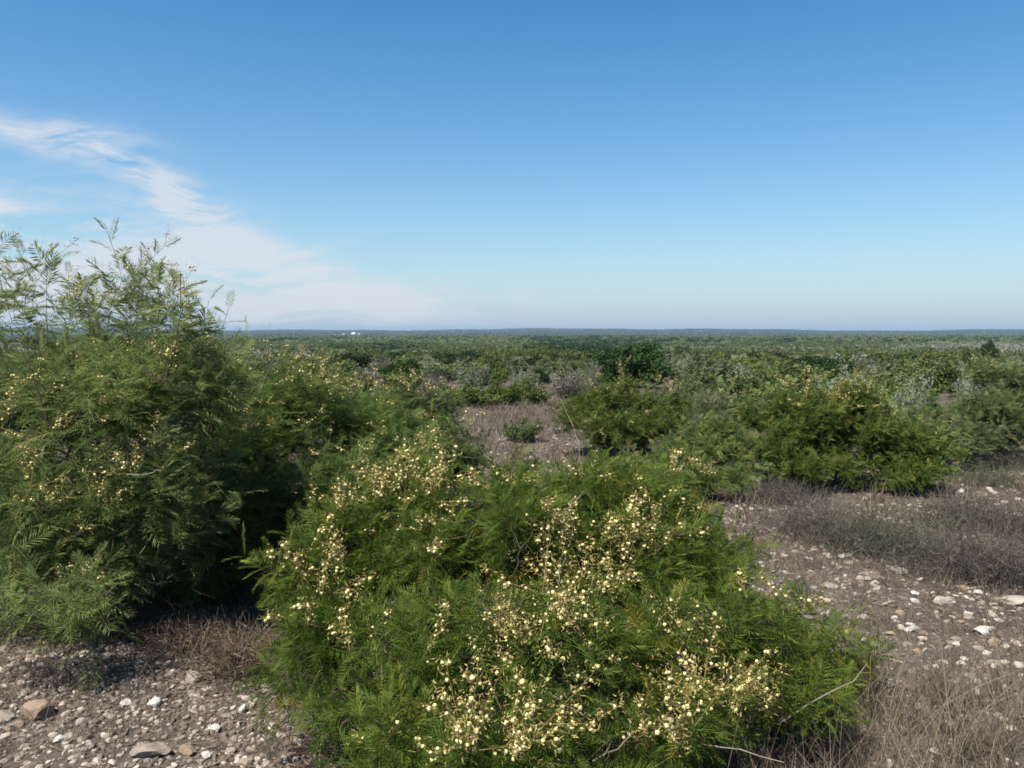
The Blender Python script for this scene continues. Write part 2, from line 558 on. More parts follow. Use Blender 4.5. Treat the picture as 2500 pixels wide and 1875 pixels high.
def flower_cluster_mesh(seed, nballs, spread=.07, ball=.0075):
    r = np.random.default_rng(seed)
    parts = []
    iv, if_ = ICO1
    # a few racemes radiating from the origin
    nr = max(2, nballs // 6)
    cen = []; A = []; B = []; ra = []; rb = []
    for q in range(nr):
        d = r.normal(size=3) * .7 + np.array([0, 0, .9]); d /= np.linalg.norm(d)
        L = spread * r.uniform(.9, 1.9)
        tip = d * L
        A.append(np.zeros(3)); B.append(tip); ra.append(.0013); rb.append(.0008)
        for b in range(max(2, nballs // nr)):
            t = r.uniform(.3, 1.05)
            c = tip * t + norm(r.normal(size=3)) * r.uniform(.010, .020)
            cen.append(c); A.append(tip * t); B.append(c); ra.append(.0007); rb.append(.0007)
    cen = np.array(cen); n = len(cen)
    sz = ball * r.choice([1.15, .95, .75, .5, .35], n, p=[.22, .22, .18, .19, .19])
    V = []; T = []
    for c, s in zip(cen, sz):
        jit = 1 + r.uniform(-.24, .2, len(iv))
        V.append(iv * jit[:, None] * s + c); T.append(np.full(len(iv), .15 + .85 * (s / ball) * r.uniform(.7, 1)))
    ff = if_[None] + (np.arange(n, dtype=np.int32) * len(iv))[:, None, None]
    parts.append((np.concatenate(V), ff.reshape(-1, 3), 0, np.concatenate(T)))
    tv, tf = tubes(np.array(A), np.array(B), np.array(ra), np.array(rb), 3)
    parts.append((tv, tf, 1, r.uniform(0, 1, len(tv))))
    # small bracts / spent buds giving the golden tint
    nb = nballs * 8
    bp_ = cen[r.integers(0, n, nb)] + r.normal(size=(nb, 3)) * .016
    v, f = ribbons(bp_, r.normal(size=(nb, 3)) + [0, 0, .5], np.full(nb, .014), np.full(nb, .004), r, 1, .2)
    parts.append((v, f, 1, r.uniform(.3, 1, len(v))))
    me = mesh_obj('flower_cluster', parts, [M['flower'], M['stalk']], data_only=True, smooth=True)
    CL_PARTS[me.name] = parts
    return me


def cluster_parts(me, mt_):
    out = []
    for v, f, mi, t in CL_PARTS[me.name]:
        out.append((v @ mt_[:3, :3].T + mt_[:3, 3], f, mi, t))
    return out


CL_PARTS = {}
FL_BIG = [flower_cluster_mesh(100 + s, n_, .15, .0062) for s, n_ in enumerate((30, 22, 16, 38, 13, 26))]
FL_SMALL = [flower_cluster_mesh(140 + s, n_, .09, .0062) for s, n_ in enumerate((7, 10, 5, 12, 8))]


def clumpify(rg, lobes, k=5):
    out = []
    for l in lobes:
        c = np.array(l[:3]); r = np.array(l[3:6])
        out.append((*c, *(r * .55), l[6] * .8))
        for _ in range(k):
            d = rg.normal(size=3); d /= np.linalg.norm(d); d *= rg.uniform(.45, .75)
            rr = r * rg.uniform(.28, .52)
            out.append((*(c + d * r), *rr, l[6] * 1.6))
    return out


def feathery(name, label, cat, base, lobes, n_shoots, seed, K=9, mats='leaf', lod=FR_NEAR, frond=.12, shoot=(.18, .42), step=.03,
             patches=(), scatter=0, fl_scale=1.0, dead=0, pale=0, group=None, up=.75, inner=.5, flop=0.0):
    rg = np.random.default_rng(seed)
    base = np.array([base[0], base[1], float(ground_z(base[0], base[1]))])
    root = empty(name, base)
    tag(root, label, cat, group)
    lobes = clumpify(rg, lobes)
    starts, ch = sample_lobes(rg, lobes, n_shoots)
    keep = starts[:, 2] > ground_z(starts[:, 0], starts[:, 1]) + .10
    starts = starts[keep]; ch = ch[keep]
    n = len(starts)
    lc = np.array(lobes)[:, :3][ch]
    out = norm(starts - lc) * .8 + norm(starts - (base + [0, 0, .25])) * .8
    dirs = norm(out + np.array([0, 0, up]) + rg.normal(size=(n, 3)) * .35)
    Ls = rg.uniform(shoot[0], shoot[1], n)
    starts = starts - dirs * (Ls * .6)[:, None]
    starts[:, 2] = np.maximum(starts[:, 2], ground_z(starts[:, 0], starts[:, 1]) + .06)
    P, par, st, tipn = grow(rg, base, starts, K)
    # shoots: 4 segments, slightly curved
    sp = [P]; spar = [par]; sst = [st]; cnt = len(P)
    curv = rg.normal(size=(n, 3)) * .16
    node = [starts]
    prev = tipn.copy()
    for q in range(1, 5):
        f = q / 4
        pt = starts + dirs * (Ls * f)[:, None] + curv * (Ls * f * f)[:, None]
        sp.append(pt); spar.append(prev.copy()); sst.append(st[tipn]); prev = cnt + np.arange(n); cnt += n
        node.append(pt)
    P = np.concatenate(sp); par = np.concatenate(spar); st = np.concatenate(sst)
    # radii from the number of tips carried
    wt = np.zeros(len(P)); wt[prev] = 1
    for q in range(len(P) - 1, -1, -1):
        if par[q] >= 0:
            wt[par[q]] += wt[q]
    rad = np.clip(.0011 * np.sqrt(np.maximum(wt, 1)) + .0004, .0012, .026)
    loc = base
    for s in range(K):
        idx = np.where((st == s) & (par >= 0))[0]
        if len(idx) < 2:
            continue
        v, f = tubes(P[par[idx]] - loc, P[idx] - loc, np.minimum(rad[par[idx]], rad[idx] * 1.8), rad[idx], 4)
        mesh_obj('stem', [(v, f, 0, None)], M['bark'], root)
    # fronds on the shoots
    fp, fd, fu, fs, ft = [], [], [], [], []
    shoot_t = np.clip(rg.uniform(0, .8, n) * .6 + rg.uniform(0, .6, len(lobes))[ch], 0, 1)
    for q in range(n):
        m = int(Ls[q] / step) + 2
        t = np.linspace(.05, 1, m)
        pts = starts[q] + dirs[q] * (Ls[q] * t)[:, None] + curv[q] * (Ls[q] * t * t)[:, None]
        ax = norm(dirs[q] + curv[q] * 2 * t[:, None])
        phi = np.arange(m) * 2.4 + rg.uniform(0, 6)
        u = norm(np.cross(ax, [.3, .2, .9])); v = np.cross(ax, u)
        side = u * np.cos(phi)[:, None] + v * np.sin(phi)[:, None]
        al = np.radians(78 - 50 * t ** 1.6) + rg.normal(size=m) * .12
        d = ax * np.cos(al)[:, None] + side * np.sin(al)[:, None] + np.array([0, 0, -flop])
        fp.append(pts); fd.append(norm(d)); fu.append(norm(ax + np.array([0, 0, .6]) + rg.normal(size=(m, 3)) * .25))
        fs.append(frond * (1.05 - .45 * t ** 3) * rg.uniform(.65, 1.15, m))
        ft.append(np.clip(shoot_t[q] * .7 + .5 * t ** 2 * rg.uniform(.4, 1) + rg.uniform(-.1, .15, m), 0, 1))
    # sparse fronds on inner twigs
    ni = int(n * inner * 4)
    cand = np.where(wt < 6)[0]
    pick = rg.choice(cand, ni)
    fp.append(P[pick]); fd.append(norm(rg.normal(size=(ni, 3)) + [0, 0, .25])); fu.append(norm(rg.normal(size=(ni, 3)) * .5 + [0, 0, 1]))
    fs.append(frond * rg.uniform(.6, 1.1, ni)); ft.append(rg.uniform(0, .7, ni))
    fp = np.concatenate(fp); fd = np.concatenate(fd); fu = np.concatenate(fu); fs = np.concatenate(fs); ft = np.concatenate(ft)
    ft[rg.random(len(ft)) < .022] = 1.6
    ok = fp[:, 2] > ground_z(fp[:, 0], fp[:, 1]) + .03
    fp, fd, fu, fs, ft = fp[ok], fd[ok], fu[ok], fs[ok], ft[ok]
    which = rg.integers(0, len(lod), len(fp))
    parts = []
    for q, (V, Fq) in enumerate(lod):
        s = which == q
        vv, ff = inst(V, Fq, fp[s] - loc, basis(fd[s], fu[s]), fs[s])
        parts.append((vv, ff, 0, np.repeat(ft[s], len(V))))
    mesh_obj('foliage', parts, M[mats], root)
    # flower clusters at shoot tips
    tips = node[-1]; tx, ty = proj(tips); used = np.zeros(n, bool); nf = 0
    bank = []
    for (px, py, rpx, c, big) in patches:
        s = np.where((np.hypot(tx - px, ty - py) < rpx) & ~used)[0]
        if len(s) == 0:
            continue
        s = s[np.argsort(tips[s, 1] + rg.uniform(0, .25, len(s)))][:int(c * .85 + .5)]
        used[s] = True
        bank += [(q, big) for q in s]
    if scatter:
        score = tips[:, 2] - base[2] - .35 * (tips[:, 1] - base[1]) + rg.uniform(0, 1.1, n)
        s = [q for q in np.argsort(-score) if not used[q]][:scatter]
        bank += [(q, rg.random() < .25) for q in s]
    rg.shuffle(bank)
    def cl_mat(q):
        sc = fl_scale * rg.uniform(.85, 1.2)
        return Matrix.LocRotScale(Vector(tips[q] - loc + dirs[q] * .01), Euler((rg.uniform(-.5, .5), rg.uniform(-.5, .5), rg.uniform(0, 6.3))), Vector((sc, sc, sc)))
    more = []
    for i_, (q, big) in enumerate(bank):
        big = int(big) == 1
        me = (FL_BIG if big else FL_SMALL)[rg.integers(0, 6 if big else 5)]
        mt_ = cl_mat(q)
        if i_ < 99:
            o = bpy.data.objects.new('flower_cluster', me); COL.objects.link(o); o.parent = root
            o.matrix_local = mt_
        else:
            more += cluster_parts(me, np.array(mt_))
    if more:
        mesh_obj('flowers', more, [M['flower'], M['stalk']], root, smooth=True, kind='stuff')
    # dead brown twigs and dry leaf remains inside
    if dead:
        inn, _ = sample_lobes(rg, lobes, dead, .8)
        inn[:, 2] = base[2] + .03 + (inn[:, 2] - base[2]) * rg.uniform(.25, 1.0, dead)
        v, f = ribbons(inn - loc, rg.normal(size=(dead, 3)) + [0, 0, .3], rg.uniform(.05, .22, dead), rg.uniform(.003, .006, dead), rg, 2, .5)
        mesh_obj('dead_twigs', [(v, f, 0, np.repeat(rg.uniform(0, 1, dead), 6))], M['deadtwig'], root, kind='stuff')
    for q in range(pale):
        s = rg.integers(0, n)
        a = starts[s] - loc; d = norm(dirs[s] + rg.normal(size=3) * .6)
        c = [a + d * t * .5 + rg.normal(size=3) * .012 for t in np.linspace(0, 1, 7)]
        c = np.array(c)
        v, f = tubes(c[:-1], c[1:], np.linspace(.004, .002, 6), np.linspace(.0038, .0012, 6), 5)
        mesh_obj('bare_twig', [(v, f, 0, None)], M['bark_pale'], root)
    return root


def L_(px, py, Y, rx, ry=None, rz=None, wt=1.0):
    p_ = at(px, py, Y)
    return (p_[0], p_[1], p_[2], rx, ry or rx, rz or rx, wt)


def XY(px, Y):
    return (at(px, 900, Y)[0], Y)


A_ = feathery('flowering_shrub', 'tallest feathery shrub, its airy tops rising against the sky on the left', 'shrub', XY(210, 5.6),
         [L_(60, 760, 5.5, .55, .5, .30, .55), L_(70, 690, 5.4, .25, .3, .2, .6), L_(190, 690, 5.4, .28, .3, .18, .6), L_(300, 700, 5.5, .16, .2, .16, .7), L_(-110, 800, 5.5, .5, .5, .4, .6), L_(270, 780, 5.6, .38, .4, .25, .6), L_(425, 790, 5.3, .22, .3, .32, .7), L_(490, 840, 5.4, .25, .3, .2, .7),
          L_(60, 960, 5.4, .65, .6, .45, .9), L_(300, 960, 5.4, .6, .6, .42, .9), L_(480, 950, 5.5, .32, .5, .35, .8), L_(-150, 1050, 5.5, .6, .6, .6),
          L_(120, 1180, 5.2, .7, .6, .40), L_(380, 1150, 5.3, .5, .5, .38), L_(60, 1330, 5.0, .5, .4, .25, .6), L_(250, 1330, 5.4, .7, .6, .3, 1.0), L_(430, 1290, 5.2, .35, .3, .3, 1.0), L_(-50, 1330, 5.6, .7, .6, .35), L_(170, 1450, 4.5, .34, .26, .16, 2.2), L_(20, 1440, 4.6, .28, .24, .12, 1.6)],
         520, 11, K=11, mats='leaf_gray', frond=.23, shoot=(.25, .6), step=.062,
         patches=[(120, 1180, 60, 4, True), (300, 1200, 60, 5, True), (180, 1250, 60, 3, False), (60, 1040, 70, 4, True), (130, 1030, 60, 4, True), (80, 880, 80, 4, False), (350, 920, 90, 6, False), (280, 960, 60, 5, True),
                  (340, 1010, 80, 7, False), (420, 860, 80, 5, False), (500, 790, 50, 2, True), (400, 700, 60, 2, False), (170, 730, 60, 3, True), (160, 1400, 50, 3, False), (230, 1450, 50, 3, False), (40, 1430, 50, 2, False), (250, 1060, 90, 6, False), (460, 1060, 80, 4, False)],
         scatter=22, dead=2500, pale=9, up=.95, inner=.3)

B_ = feathery('flowering_shrub', 'deep green feathery shrub between the tall shrub and the flowery one', 'shrub', XY(730, 6.6),
         [L_(590, 1090, 6.5, .5, .55, .45), L_(560, 960, 6.7, .3, .4, .25, .7), L_(740, 1060, 6.6, .5, .55, .42), L_(690, 960, 6.8, .28, .3, .25, .5), L_(880, 1105, 6.8, .5, .5, .28), L_(970, 1040, 7.3, .45, .5, .32), L_(990, 1130, 6.8, .35, .4, .22),
          L_(640, 1270, 6.2, .55, .5, .38), L_(900, 1170, 6.2, .45, .4, .28), L_(620, 1170, 6.0, .4, .4, .3), L_(820, 1230, 6.3, .5, .5, .35), L_(540, 1350, 6.0, .45, .4, .28), L_(720, 1400, 6.0, .5, .4, .25, .8), L_(470, 1270, 6.4, .55, .5, .35), L_(430, 1380, 6.4, .5, .5, .25)],
         760, 12, K=10, mats='leaf_deep', frond=.20, shoot=(.22, .48), step=.046,
         patches=[(730, 850, 60, 5, True), (660, 930, 60, 5, False), (790, 940, 60, 5, True), (870, 960, 50, 5, True), (700, 1000, 70, 5, False), (620, 900, 60, 4, False), (960, 1050, 60, 5, False), (1010, 1020, 60, 4, False),
                  (930, 1100, 60, 4, False), (760, 1050, 60, 4, False), (650, 1060, 80, 4, False)],
         scatter=16, dead=4500, pale=7, up=.8)

C_ = feathery('flowering_shrub', 'broad low shrub covered in cream flower balls, nearest the viewer', 'shrub', XY(1390, 4.15),
         [L_(1000, 1225, 4.7, .40, .4, .24), L_(1220, 1225, 5.0, .46, .45, .20), L_(1450, 1225, 4.9, .46, .45, .22), L_(1640, 1265, 4.8, .40, .4, .22), L_(860, 1340, 4.4, .34, .35, .22),
          L_(1060, 1370, 4.3, .42, .4, .26), L_(1300, 1350, 4.2, .46, .4, .28), L_(1540, 1370, 4.3, .42, .4, .26), L_(1760, 1400, 4.5, .36, .35, .24),
          L_(780, 1440, 4.2, .30, .3, .18), L_(860, 1560, 3.8, .34, .3, .2), L_(1060, 1560, 3.6, .34, .3, .2), L_(1300, 1560, 3.4, .36, .3, .2), L_(1540, 1560, 3.5, .36, .3, .2), L_(1760, 1560, 3.8, .36, .3, .2),
          L_(1960, 1580, 4.3, .40, .35, .18), L_(2080, 1600, 4.5, .25, .3, .12, .7), L_(820, 1740, 3.5, .26, .25, .16), L_(1040, 1780, 3.1, .30, .25, .16), L_(1280, 1800, 2.95, .30, .25, .16), L_(1540, 1780, 3.1, .32, .25, .16),
          L_(1760, 1720, 3.5, .30, .25, .18), L_(700, 1690, 3.8, .18, .2, .12, .7), L_(2010, 1740, 3.75, .24, .2, .09, .8), L_(1890, 1700, 3.75, .24, .2, .12), L_(1400, 1960, 2.8, .5, .3, .2, .7), L_(1000, 1950, 3.0, .4, .3, .2, .7)],
         1250, 13, K=14, mats='leaf', frond=.17, shoot=(.16, .36), step=.038, fl_scale=1.15,
         patches=[(1230, 1590, 50, 4, True), (1300, 1600, 50, 3, True), (1330, 1640, 45, 3, True), (1290, 1740, 60, 4, True), (1180, 1790, 60, 3, True), (1080, 1830, 60, 3, True), (900, 1600, 45, 3, True), (1670, 1600, 45, 3, True),
                  (1760, 1680, 60, 4, True), (1850, 1720, 60, 3, True), (1700, 1760, 60, 3, True), (1480, 1380, 70, 7, True), (1560, 1340, 50, 3, True), (1400, 1340, 60, 4, True), (1100, 1200, 60, 5, True), (1180, 1160, 50, 4, False),
                  (940, 1190, 60, 5, True), (880, 1250, 60, 5, True), (760, 1400, 50, 4, True), (820, 1420, 50, 4, True), (740, 1480, 60, 3, False), (1030, 1330, 60, 4, False), (1250, 1150, 60, 4, False), (1600, 1130, 60, 4, False),
                  (1820, 1250, 50, 3, False), (1680, 1270, 60, 4, False), (1880, 1450, 60, 3, False), (700, 1800, 60, 3, False)],
         scatter=50, dead=13000, pale=20, up=.55, flop=.1)
bpy.context.view_layer.update()

def twig(root, pix, r0, r1, mat):
    P_ = np.array([at(*q) for q in pix]) - np.array(root.location)
    t = np.linspace(0, len(P_) - 1, (len(P_) - 1) * 4 + 1)
    Q = np.stack([np.interp(t, np.arange(len(P_)), P_[:, i]) for i in range(3)], -1)
    Q[1:-1] += rng.normal(size=(len(Q) - 2, 3)) * .006
    rr = np.linspace(r0, r1, len(Q)) * .62
    v, f = tubes(Q[:-1], Q[1:], rr[:-1], rr[1:], 6)
    mesh_obj('bare_twig', [(v, f, 0, None)], M[mat], root)


twig(C_, [(1262, 1500, 3.70), (1258, 1400, 3.72), (1272, 1340, 3.74), (1248, 1275, 3.78)], .010, .004, 'bark')
twig(C_, [(1272, 1340, 3.74), (1305, 1300, 3.76), (1330, 1285, 3.8)], .006, .002, 'bark')
twig(C_, [(1235, 1500, 3.45), (1250, 1430, 3.5)], .003, .002, 'bark_pale')
twig(C_, [(1425, 1190, 4.9), (1415, 1090, 4.95), (1400, 1040, 5.0), (1365, 972, 5.1)], .004, .0015, 'bark_pale')
twig(B_, [(512, 1062, 5.9), (545, 1015, 5.9), (592, 985, 5.9)], .007, .003, 'bark_pale')
twig(B_, [(590, 1010, 6.2), (582, 960, 6.2), (575, 925, 6.2)], .005, .002, 'bark_pale')
twig(B_, [(635, 960, 6.3), (650, 915, 6.3), (668, 880, 6.3)], .005, .002, 'bark_pale')
twig(A_, [(122, 1040, 4.9), (100, 980, 4.9), (75, 900, 4.95), (60, 870, 5.0)], .014, .005, 'bark')
twig(A_, [(122, 1040, 4.9), (150, 1000, 4.9), (128, 940, 4.95)], .009, .004, 'bark')
twig(A_, [(405, 930, 5.0), (430, 850, 5.05), (442, 760, 5.1), (440, 660, 5.2)], .010, .003, 'bark')
twig(A_, [(405, 930, 5.0), (355, 915, 5.0), (340, 860, 5.05)], .008, .003, 'bark')
twig(A_, [(405, 930, 5.0), (470, 860, 5.05), (530, 820, 5.1)], .007, .003, 'bark')
twig(A_, [(400, 925, 5.0), (398, 860, 5.05), (410, 830, 5.1)], .006, .003, 'bark')
twig(A_, [(310, 1160, 4.7), (355, 1157, 4.7), (395, 1150, 4.72)], .005, .003, 'bark_pale')

# small shrubs further back with the same feathery leaf, coarser
MID = [
    # name label base lobes n mats patches scatter
    ('low green shrub at the left end of the dry clearing', XY(1010, 9.0), [L_(930, 1040, 9.2, .6, .6, .32), L_(1020, 1030, 8.8, .5, .5, .3), L_(1090, 1060, 8.6, .4, .4, .26), L_(880, 1040, 9.4, .5, .5, .28), L_(980, 1090, 8.4, .6, .4, .28), L_(1070, 1110, 8.0, .45, .4, .22)], 420, 'green', 16),
    ('rounded green shrub below the dark tree, cream flowers on top', XY(1540, 14.5), [L_(1450, 1015, 14.5, .7, .8, .4), L_(1540, 985, 14.8, .8, .8, .4), L_(1630, 1010, 14.6, .6, .7, .4), L_(1500, 1040, 14.0, .9, .7, .4), L_(1620, 1050, 14.2, .7, .6, .35), L_(1540, 945, 15, .3, .3, .16), L_(1440, 970, 15, .3, .3, .16), L_(1600, 955, 15, .25, .3, .12)], 520, 'green', 22),
    ('loose low green shrub tucked between the rounded shrub and the broad one', XY(1700, 11.5), [L_(1650, 1130, 11.5, .6, .5, .25), L_(1760, 1110, 11.6, .5, .5, .3), L_(1570, 1150, 11, .5, .4, .2), L_(1710, 1050, 12.4, .5, .4, .3), L_(1800, 1070, 12.2, .35, .3, .28), L_(1700, 1170, 10.2, .6, .5, .2), L_(1800, 1160, 10.2, .35, .4, .14), L_(1620, 1190, 9.6, .5, .4, .18)], 420, 'green', 8),
    ('broad dark-bottomed shrub above the dry brush, flowers along its crown', XY(2040, 11.0), [L_(1880, 1090, 11, .45, .5, .36), L_(1970, 1050, 11.2, .6, .6, .45), L_(2080, 1040, 11.1, .7, .7, .5), L_(2200, 1090, 11, .6, .6, .42), L_(1900, 1000, 11.4, .35, .4, .25), L_(2060, 985, 11.4, .45, .5, .25), L_(2000, 1130, 10.8, .8, .6, .26), L_(2180, 1150, 10.6, .6, .5, .2), L_(2260, 1170, 10.4, .35, .4, .15), L_(1820, 1010, 11.6, .25, .3, .2)], 760, 'green', 38),
    ('yellow-green shrub at the right edge beside the sage bush', XY(2450, 14.0), [L_(2380, 1000, 14, .8, .8, .5), L_(2500, 980, 14.2, .8, .8, .55), L_(2600, 1010, 14, .8, .8, .5), L_(2300, 1030, 13.6, .5, .5, .35), L_(2440, 1060, 13.6, .8, .6, .3), L_(2440, 920, 14.6, .6, .6, .3)], 620, 'green', 4),
    ('loose grey-green shrub between the dark tree and the broad shrub', XY(1740, 16.5), [L_(1650, 1010, 16.5, .7, .7, .35), L_(1760, 1000, 16.8, .8, .7, .35), L_(1850, 1010, 16.2, .5, .6, .3)], 360, 'olive', 8),
    ('low green shrub joining the broad shrub to the right edge shrub', XY(2300, 13), [L_(2300, 1090, 12.6, .6, .6, .3), L_(2240, 1040, 13.5, .5, .6, .35), L_(2360, 1070, 13, .5, .5, .3)], 300, 'green', 4),
    ('spreading green shrub behind the deep green one', XY(760, 11.5), [L_(700, 1000, 11.5, .9, .8, .42), L_(810, 1010, 12, .6, .7, .25), L_(590, 955, 12, .8, .8, .4), L_(480, 940, 12, .8, .8, .5)], 700, 'green', 12),
    ('leafy shrub showing through the open stems of the tallest shrub', XY(260, 10.5), [L_(150, 960, 10.5, .9, .8, .6), L_(300, 930, 10.8, .9, .8, .6), L_(20, 950, 10.4, .9, .8, .6), L_(400, 960, 10.8, .7, .7, .5)], 650, 'green', 0),
]
for q, (lab, b, lobes, n, mt, sc) in enumerate(MID):
    feathery('green_shrub', lab, 'shrub', b, lobes, n, 40 + q, K=6, mats=mt, lod=FR_MID, frond=.17, shoot=(.25, .5), step=.05, scatter=sc, fl_scale=1.15, dead=500, up=.7, inner=.6)


# ------------------------------------------------------------------ shrubs and small trees of the brush
def dome_lobes(rg, rx, h, n):
    """ragged, lopsided bush: a few leaning sprays of unequal height, each a chain of shrinking clumps"""
    lb = [(0, 0, h * .3, rx * .5, rx * .5, h * .3, .35)]
    k = max(5, n // 2)
    for q in range(k):
        a = rg.uniform(0, 6.3); reach = rx * rg.uniform(.35, 1.0); top = h * rg.uniform(.45, 1.0) * (1 - .35 * (reach / rx) ** 2)
        m = 4
        for j_ in range(m):
            t = (j_ + 1) / m
            s_ = rx * rg.uniform(.26, .4) * (1.15 - .6 * t)
            z = top * (.25 + .75 * t)
            lb.append((math.cos(a) * reach * t ** .8 + rg.normal() * .08 * rx, math.sin(a) * reach * t ** .8 + rg.normal() * .08 * rx, max(z, s_ * .4), s_ * rg.uniform(.8, 1.2), s_ * rg.uniform(.8, 1.2), s_ * rg.uniform(.5, .8), 1.0))
    return lb


def crown_lobes(rg, rx, h, n):
    """fuller lopsided crown for the small dark trees"""
    lb = [(0, 0, h * .5, rx * .55, rx * .55, h * .36, .4)] * 4
    for _ in range(n * 2):
        a = rg.uniform(0, 6.3); r = rx * rg.uniform(.3, .85); z = h * rg.uniform(.2, .88) * (1 - .3 * (r / rx) ** 2)
        s = rx * rg.uniform(.16, .34)
        lb.append((math.cos(a) * r, math.sin(a) * r, max(z, s * .5), s, s * rg.uniform(.8, 1.2), s * rg.uniform(.6, 1.0), 1.1))
    return lb


def leaf_cards(rg, P, nrm, size, asp=.5):
    k = len(P)
    x = norm(rg.normal(size=(k, 3)) + nrm * .3)
    B = basis(x, norm(nrm * .7 + rg.normal(size=(k, 3)) * .8 + [0, 0, .5]))
    V = np.array([(0, 0, 0), (.5, asp * .5, .06), (1, 0, 0), (.45, -asp * .5, .06)]) - [.5, 0, 0]
    return inst(V, np.array([(0, 1, 2, 3)], dtype=np.int32), P, B, size)


def shrub_geo(rg, rx, h, n, size, nl=16, shell=.42, full=False):
    lb = (crown_lobes if full else dome_lobes)(rg, rx, h, nl)
    P, ch = sample_lobes(rg, lb, n, shell)
    c = np.array(lb)[ch, :3]
    nr = norm(P - c)
    ok = P[:, 2] > .03
    P, nr, ch = P[ok], nr[ok], ch[ok]
    v, f = leaf_cards(rg, P, nr, size * rg.uniform(.6, 1.3, len(P)))
    lt = rg.uniform(0, .7, len(lb))[ch]
    t = np.clip(lt * .6 + rg.uniform(0, .5, len(P)), 0, 1)
    return v, f, np.repeat(t, 4), lb[:1] + lb[4::4]


def shrub_proto(seed, rx, h, n, size, mat, twigs=60, barkm='bark'):
    rg = np.random.default_rng(seed)
    v, f, t, lb = shrub_geo(rg, rx, h, n, size, full=mat == 'dark')
    fol = mesh_obj('foliage', [(v, f, 0, t)], M[mat], data_only=True)
    A, B, ra, rb = [], [], [], []
    for l in lb[1:]:
        c = np.array(l[:3]); s = np.array([rg.normal() * rx * .08, rg.normal() * rx * .08, -.1])
        m_ = (s + c) / 2 + np.array([0, 0, -.1 * h]) + rg.normal(size=3) * .05 * rx
        A += [s, m_]; B += [m_, c]; ra += [.03 * rx, .02 * rx]; rb += [.02 * rx, .008 * rx]
        for _ in range(4):
            e = c + norm(rg.normal(size=3)) * np.array(l[3:6]) * 1.05
            A.append(c); B.append(e); ra.append(.008 * rx); rb.append(.003 * rx)
    v, f = tubes(np.array(A), np.array(B), np.array(ra), np.array(rb), 4)
    return fol, mesh_obj('stems', [(v, f, 0, None)], M[barkm], data_only=True)


def bare_proto(seed, rx, h, n, mat='gray'):
    """grey, nearly leafless bush: a fan of fine twigs with a thin haze of small leaves"""
    rg = np.random.default_rng(seed)
    P0 = rg.normal(size=(n, 3)) * [rx * .12, rx * .12, 0]
    d = rg.normal(size=(n, 3)) * [.75, .75, .25] + [0, 0, .75]
    d = norm(d)
    L = h * rg.uniform(.55, 1.0, n) * (1 + .3 * (1 - d[:, 2]))
    v, f = ribbons(P0, d * [rx / h, rx / h, 1], L, np.full(n, .022), rg, 3, .18)
    tw = mesh_obj('stems', [(v, f, 0, np.repeat(rg.uniform(0, 1, n), 8))], M['drybrush'], data_only=True)
    v, f, t, _ = shrub_geo(rg, rx, h, int(n * 7), .07, 12, .45)
    return mesh_obj('foliage', [(v, f, 0, t)], M[mat], data_only=True), tw


PRO = {'green': [], 'olive': [], 'dark': [], 'sage': [], 'gray': []}
for q in range(4):
    PRO['green'].append(shrub_proto(200 + q, 1.5, 1.7, 6500, .13, 'green'))
for q in range(3):
    PRO['olive'].append(shrub_proto(210 + q, 1.4, 1.5, 5500, .12, 'olive'))
    PRO['dark'].append(shrub_proto(220 + q, 1.6, 2.2, 7500, .15, 'dark'))
    PRO['sage'].append(shrub_proto(230 + q, 1.4, 1.6, 6500, .10, 'sage', barkm='bark_pale'))
    PRO['gray'].append(bare_proto(240 + q, 1.4, 1.6, 700))
KIND_NAME = {'green': 'green_shrub', 'olive': 'olive_shrub', 'dark': 'dark_shrub', 'sage': 'sage_shrub', 'gray': 'gray_shrub'}


def place(kind, x, y, rx, h, label, cat='shrub', group=None, name=None, var=None, sink=.05):
    v = PRO[kind][rng.integers(0, len(PRO[kind])) if var is None else var]
    e = empty(name or KIND_NAME[kind], (x, y, float(ground_z(x, y)) - sink), rng.uniform(0, 6.28))
    tag(e, label, cat, group)
    bx = {'green': (1.5, 1.7), 'olive': (1.4, 1.5), 'dark': (1.6, 2.2), 'sage': (1.4, 1.6), 'gray': (1.4, 1.6)}[kind]
    for nm, me in zip(('foliage', 'stems'), v):
        o = bpy.data.objects.new(nm, me); COL.objects.link(o); o.parent = e
    e.scale = (rx / bx[0] * 1.06, rx / bx[0] * rng.uniform(.8, 1.2), h / bx[1])
    return e


def place_px(kind, px0, px1, pt, pb, Y, label, **kw):
    """stand a bush so that it spans these photo columns at depth Y, with its top at row pt"""
    c = at((px0 + px1) / 2, pb, Y)
    gz = float(ground_z(c[0], Y))
    top = at((px0 + px1) / 2, pt, Y)[2]
    rx = (px1 - px0) / 2 / F_PX * Y
    return place(kind, c[0], Y, rx * 1.05, max(.4, top - gz), label, **kw)


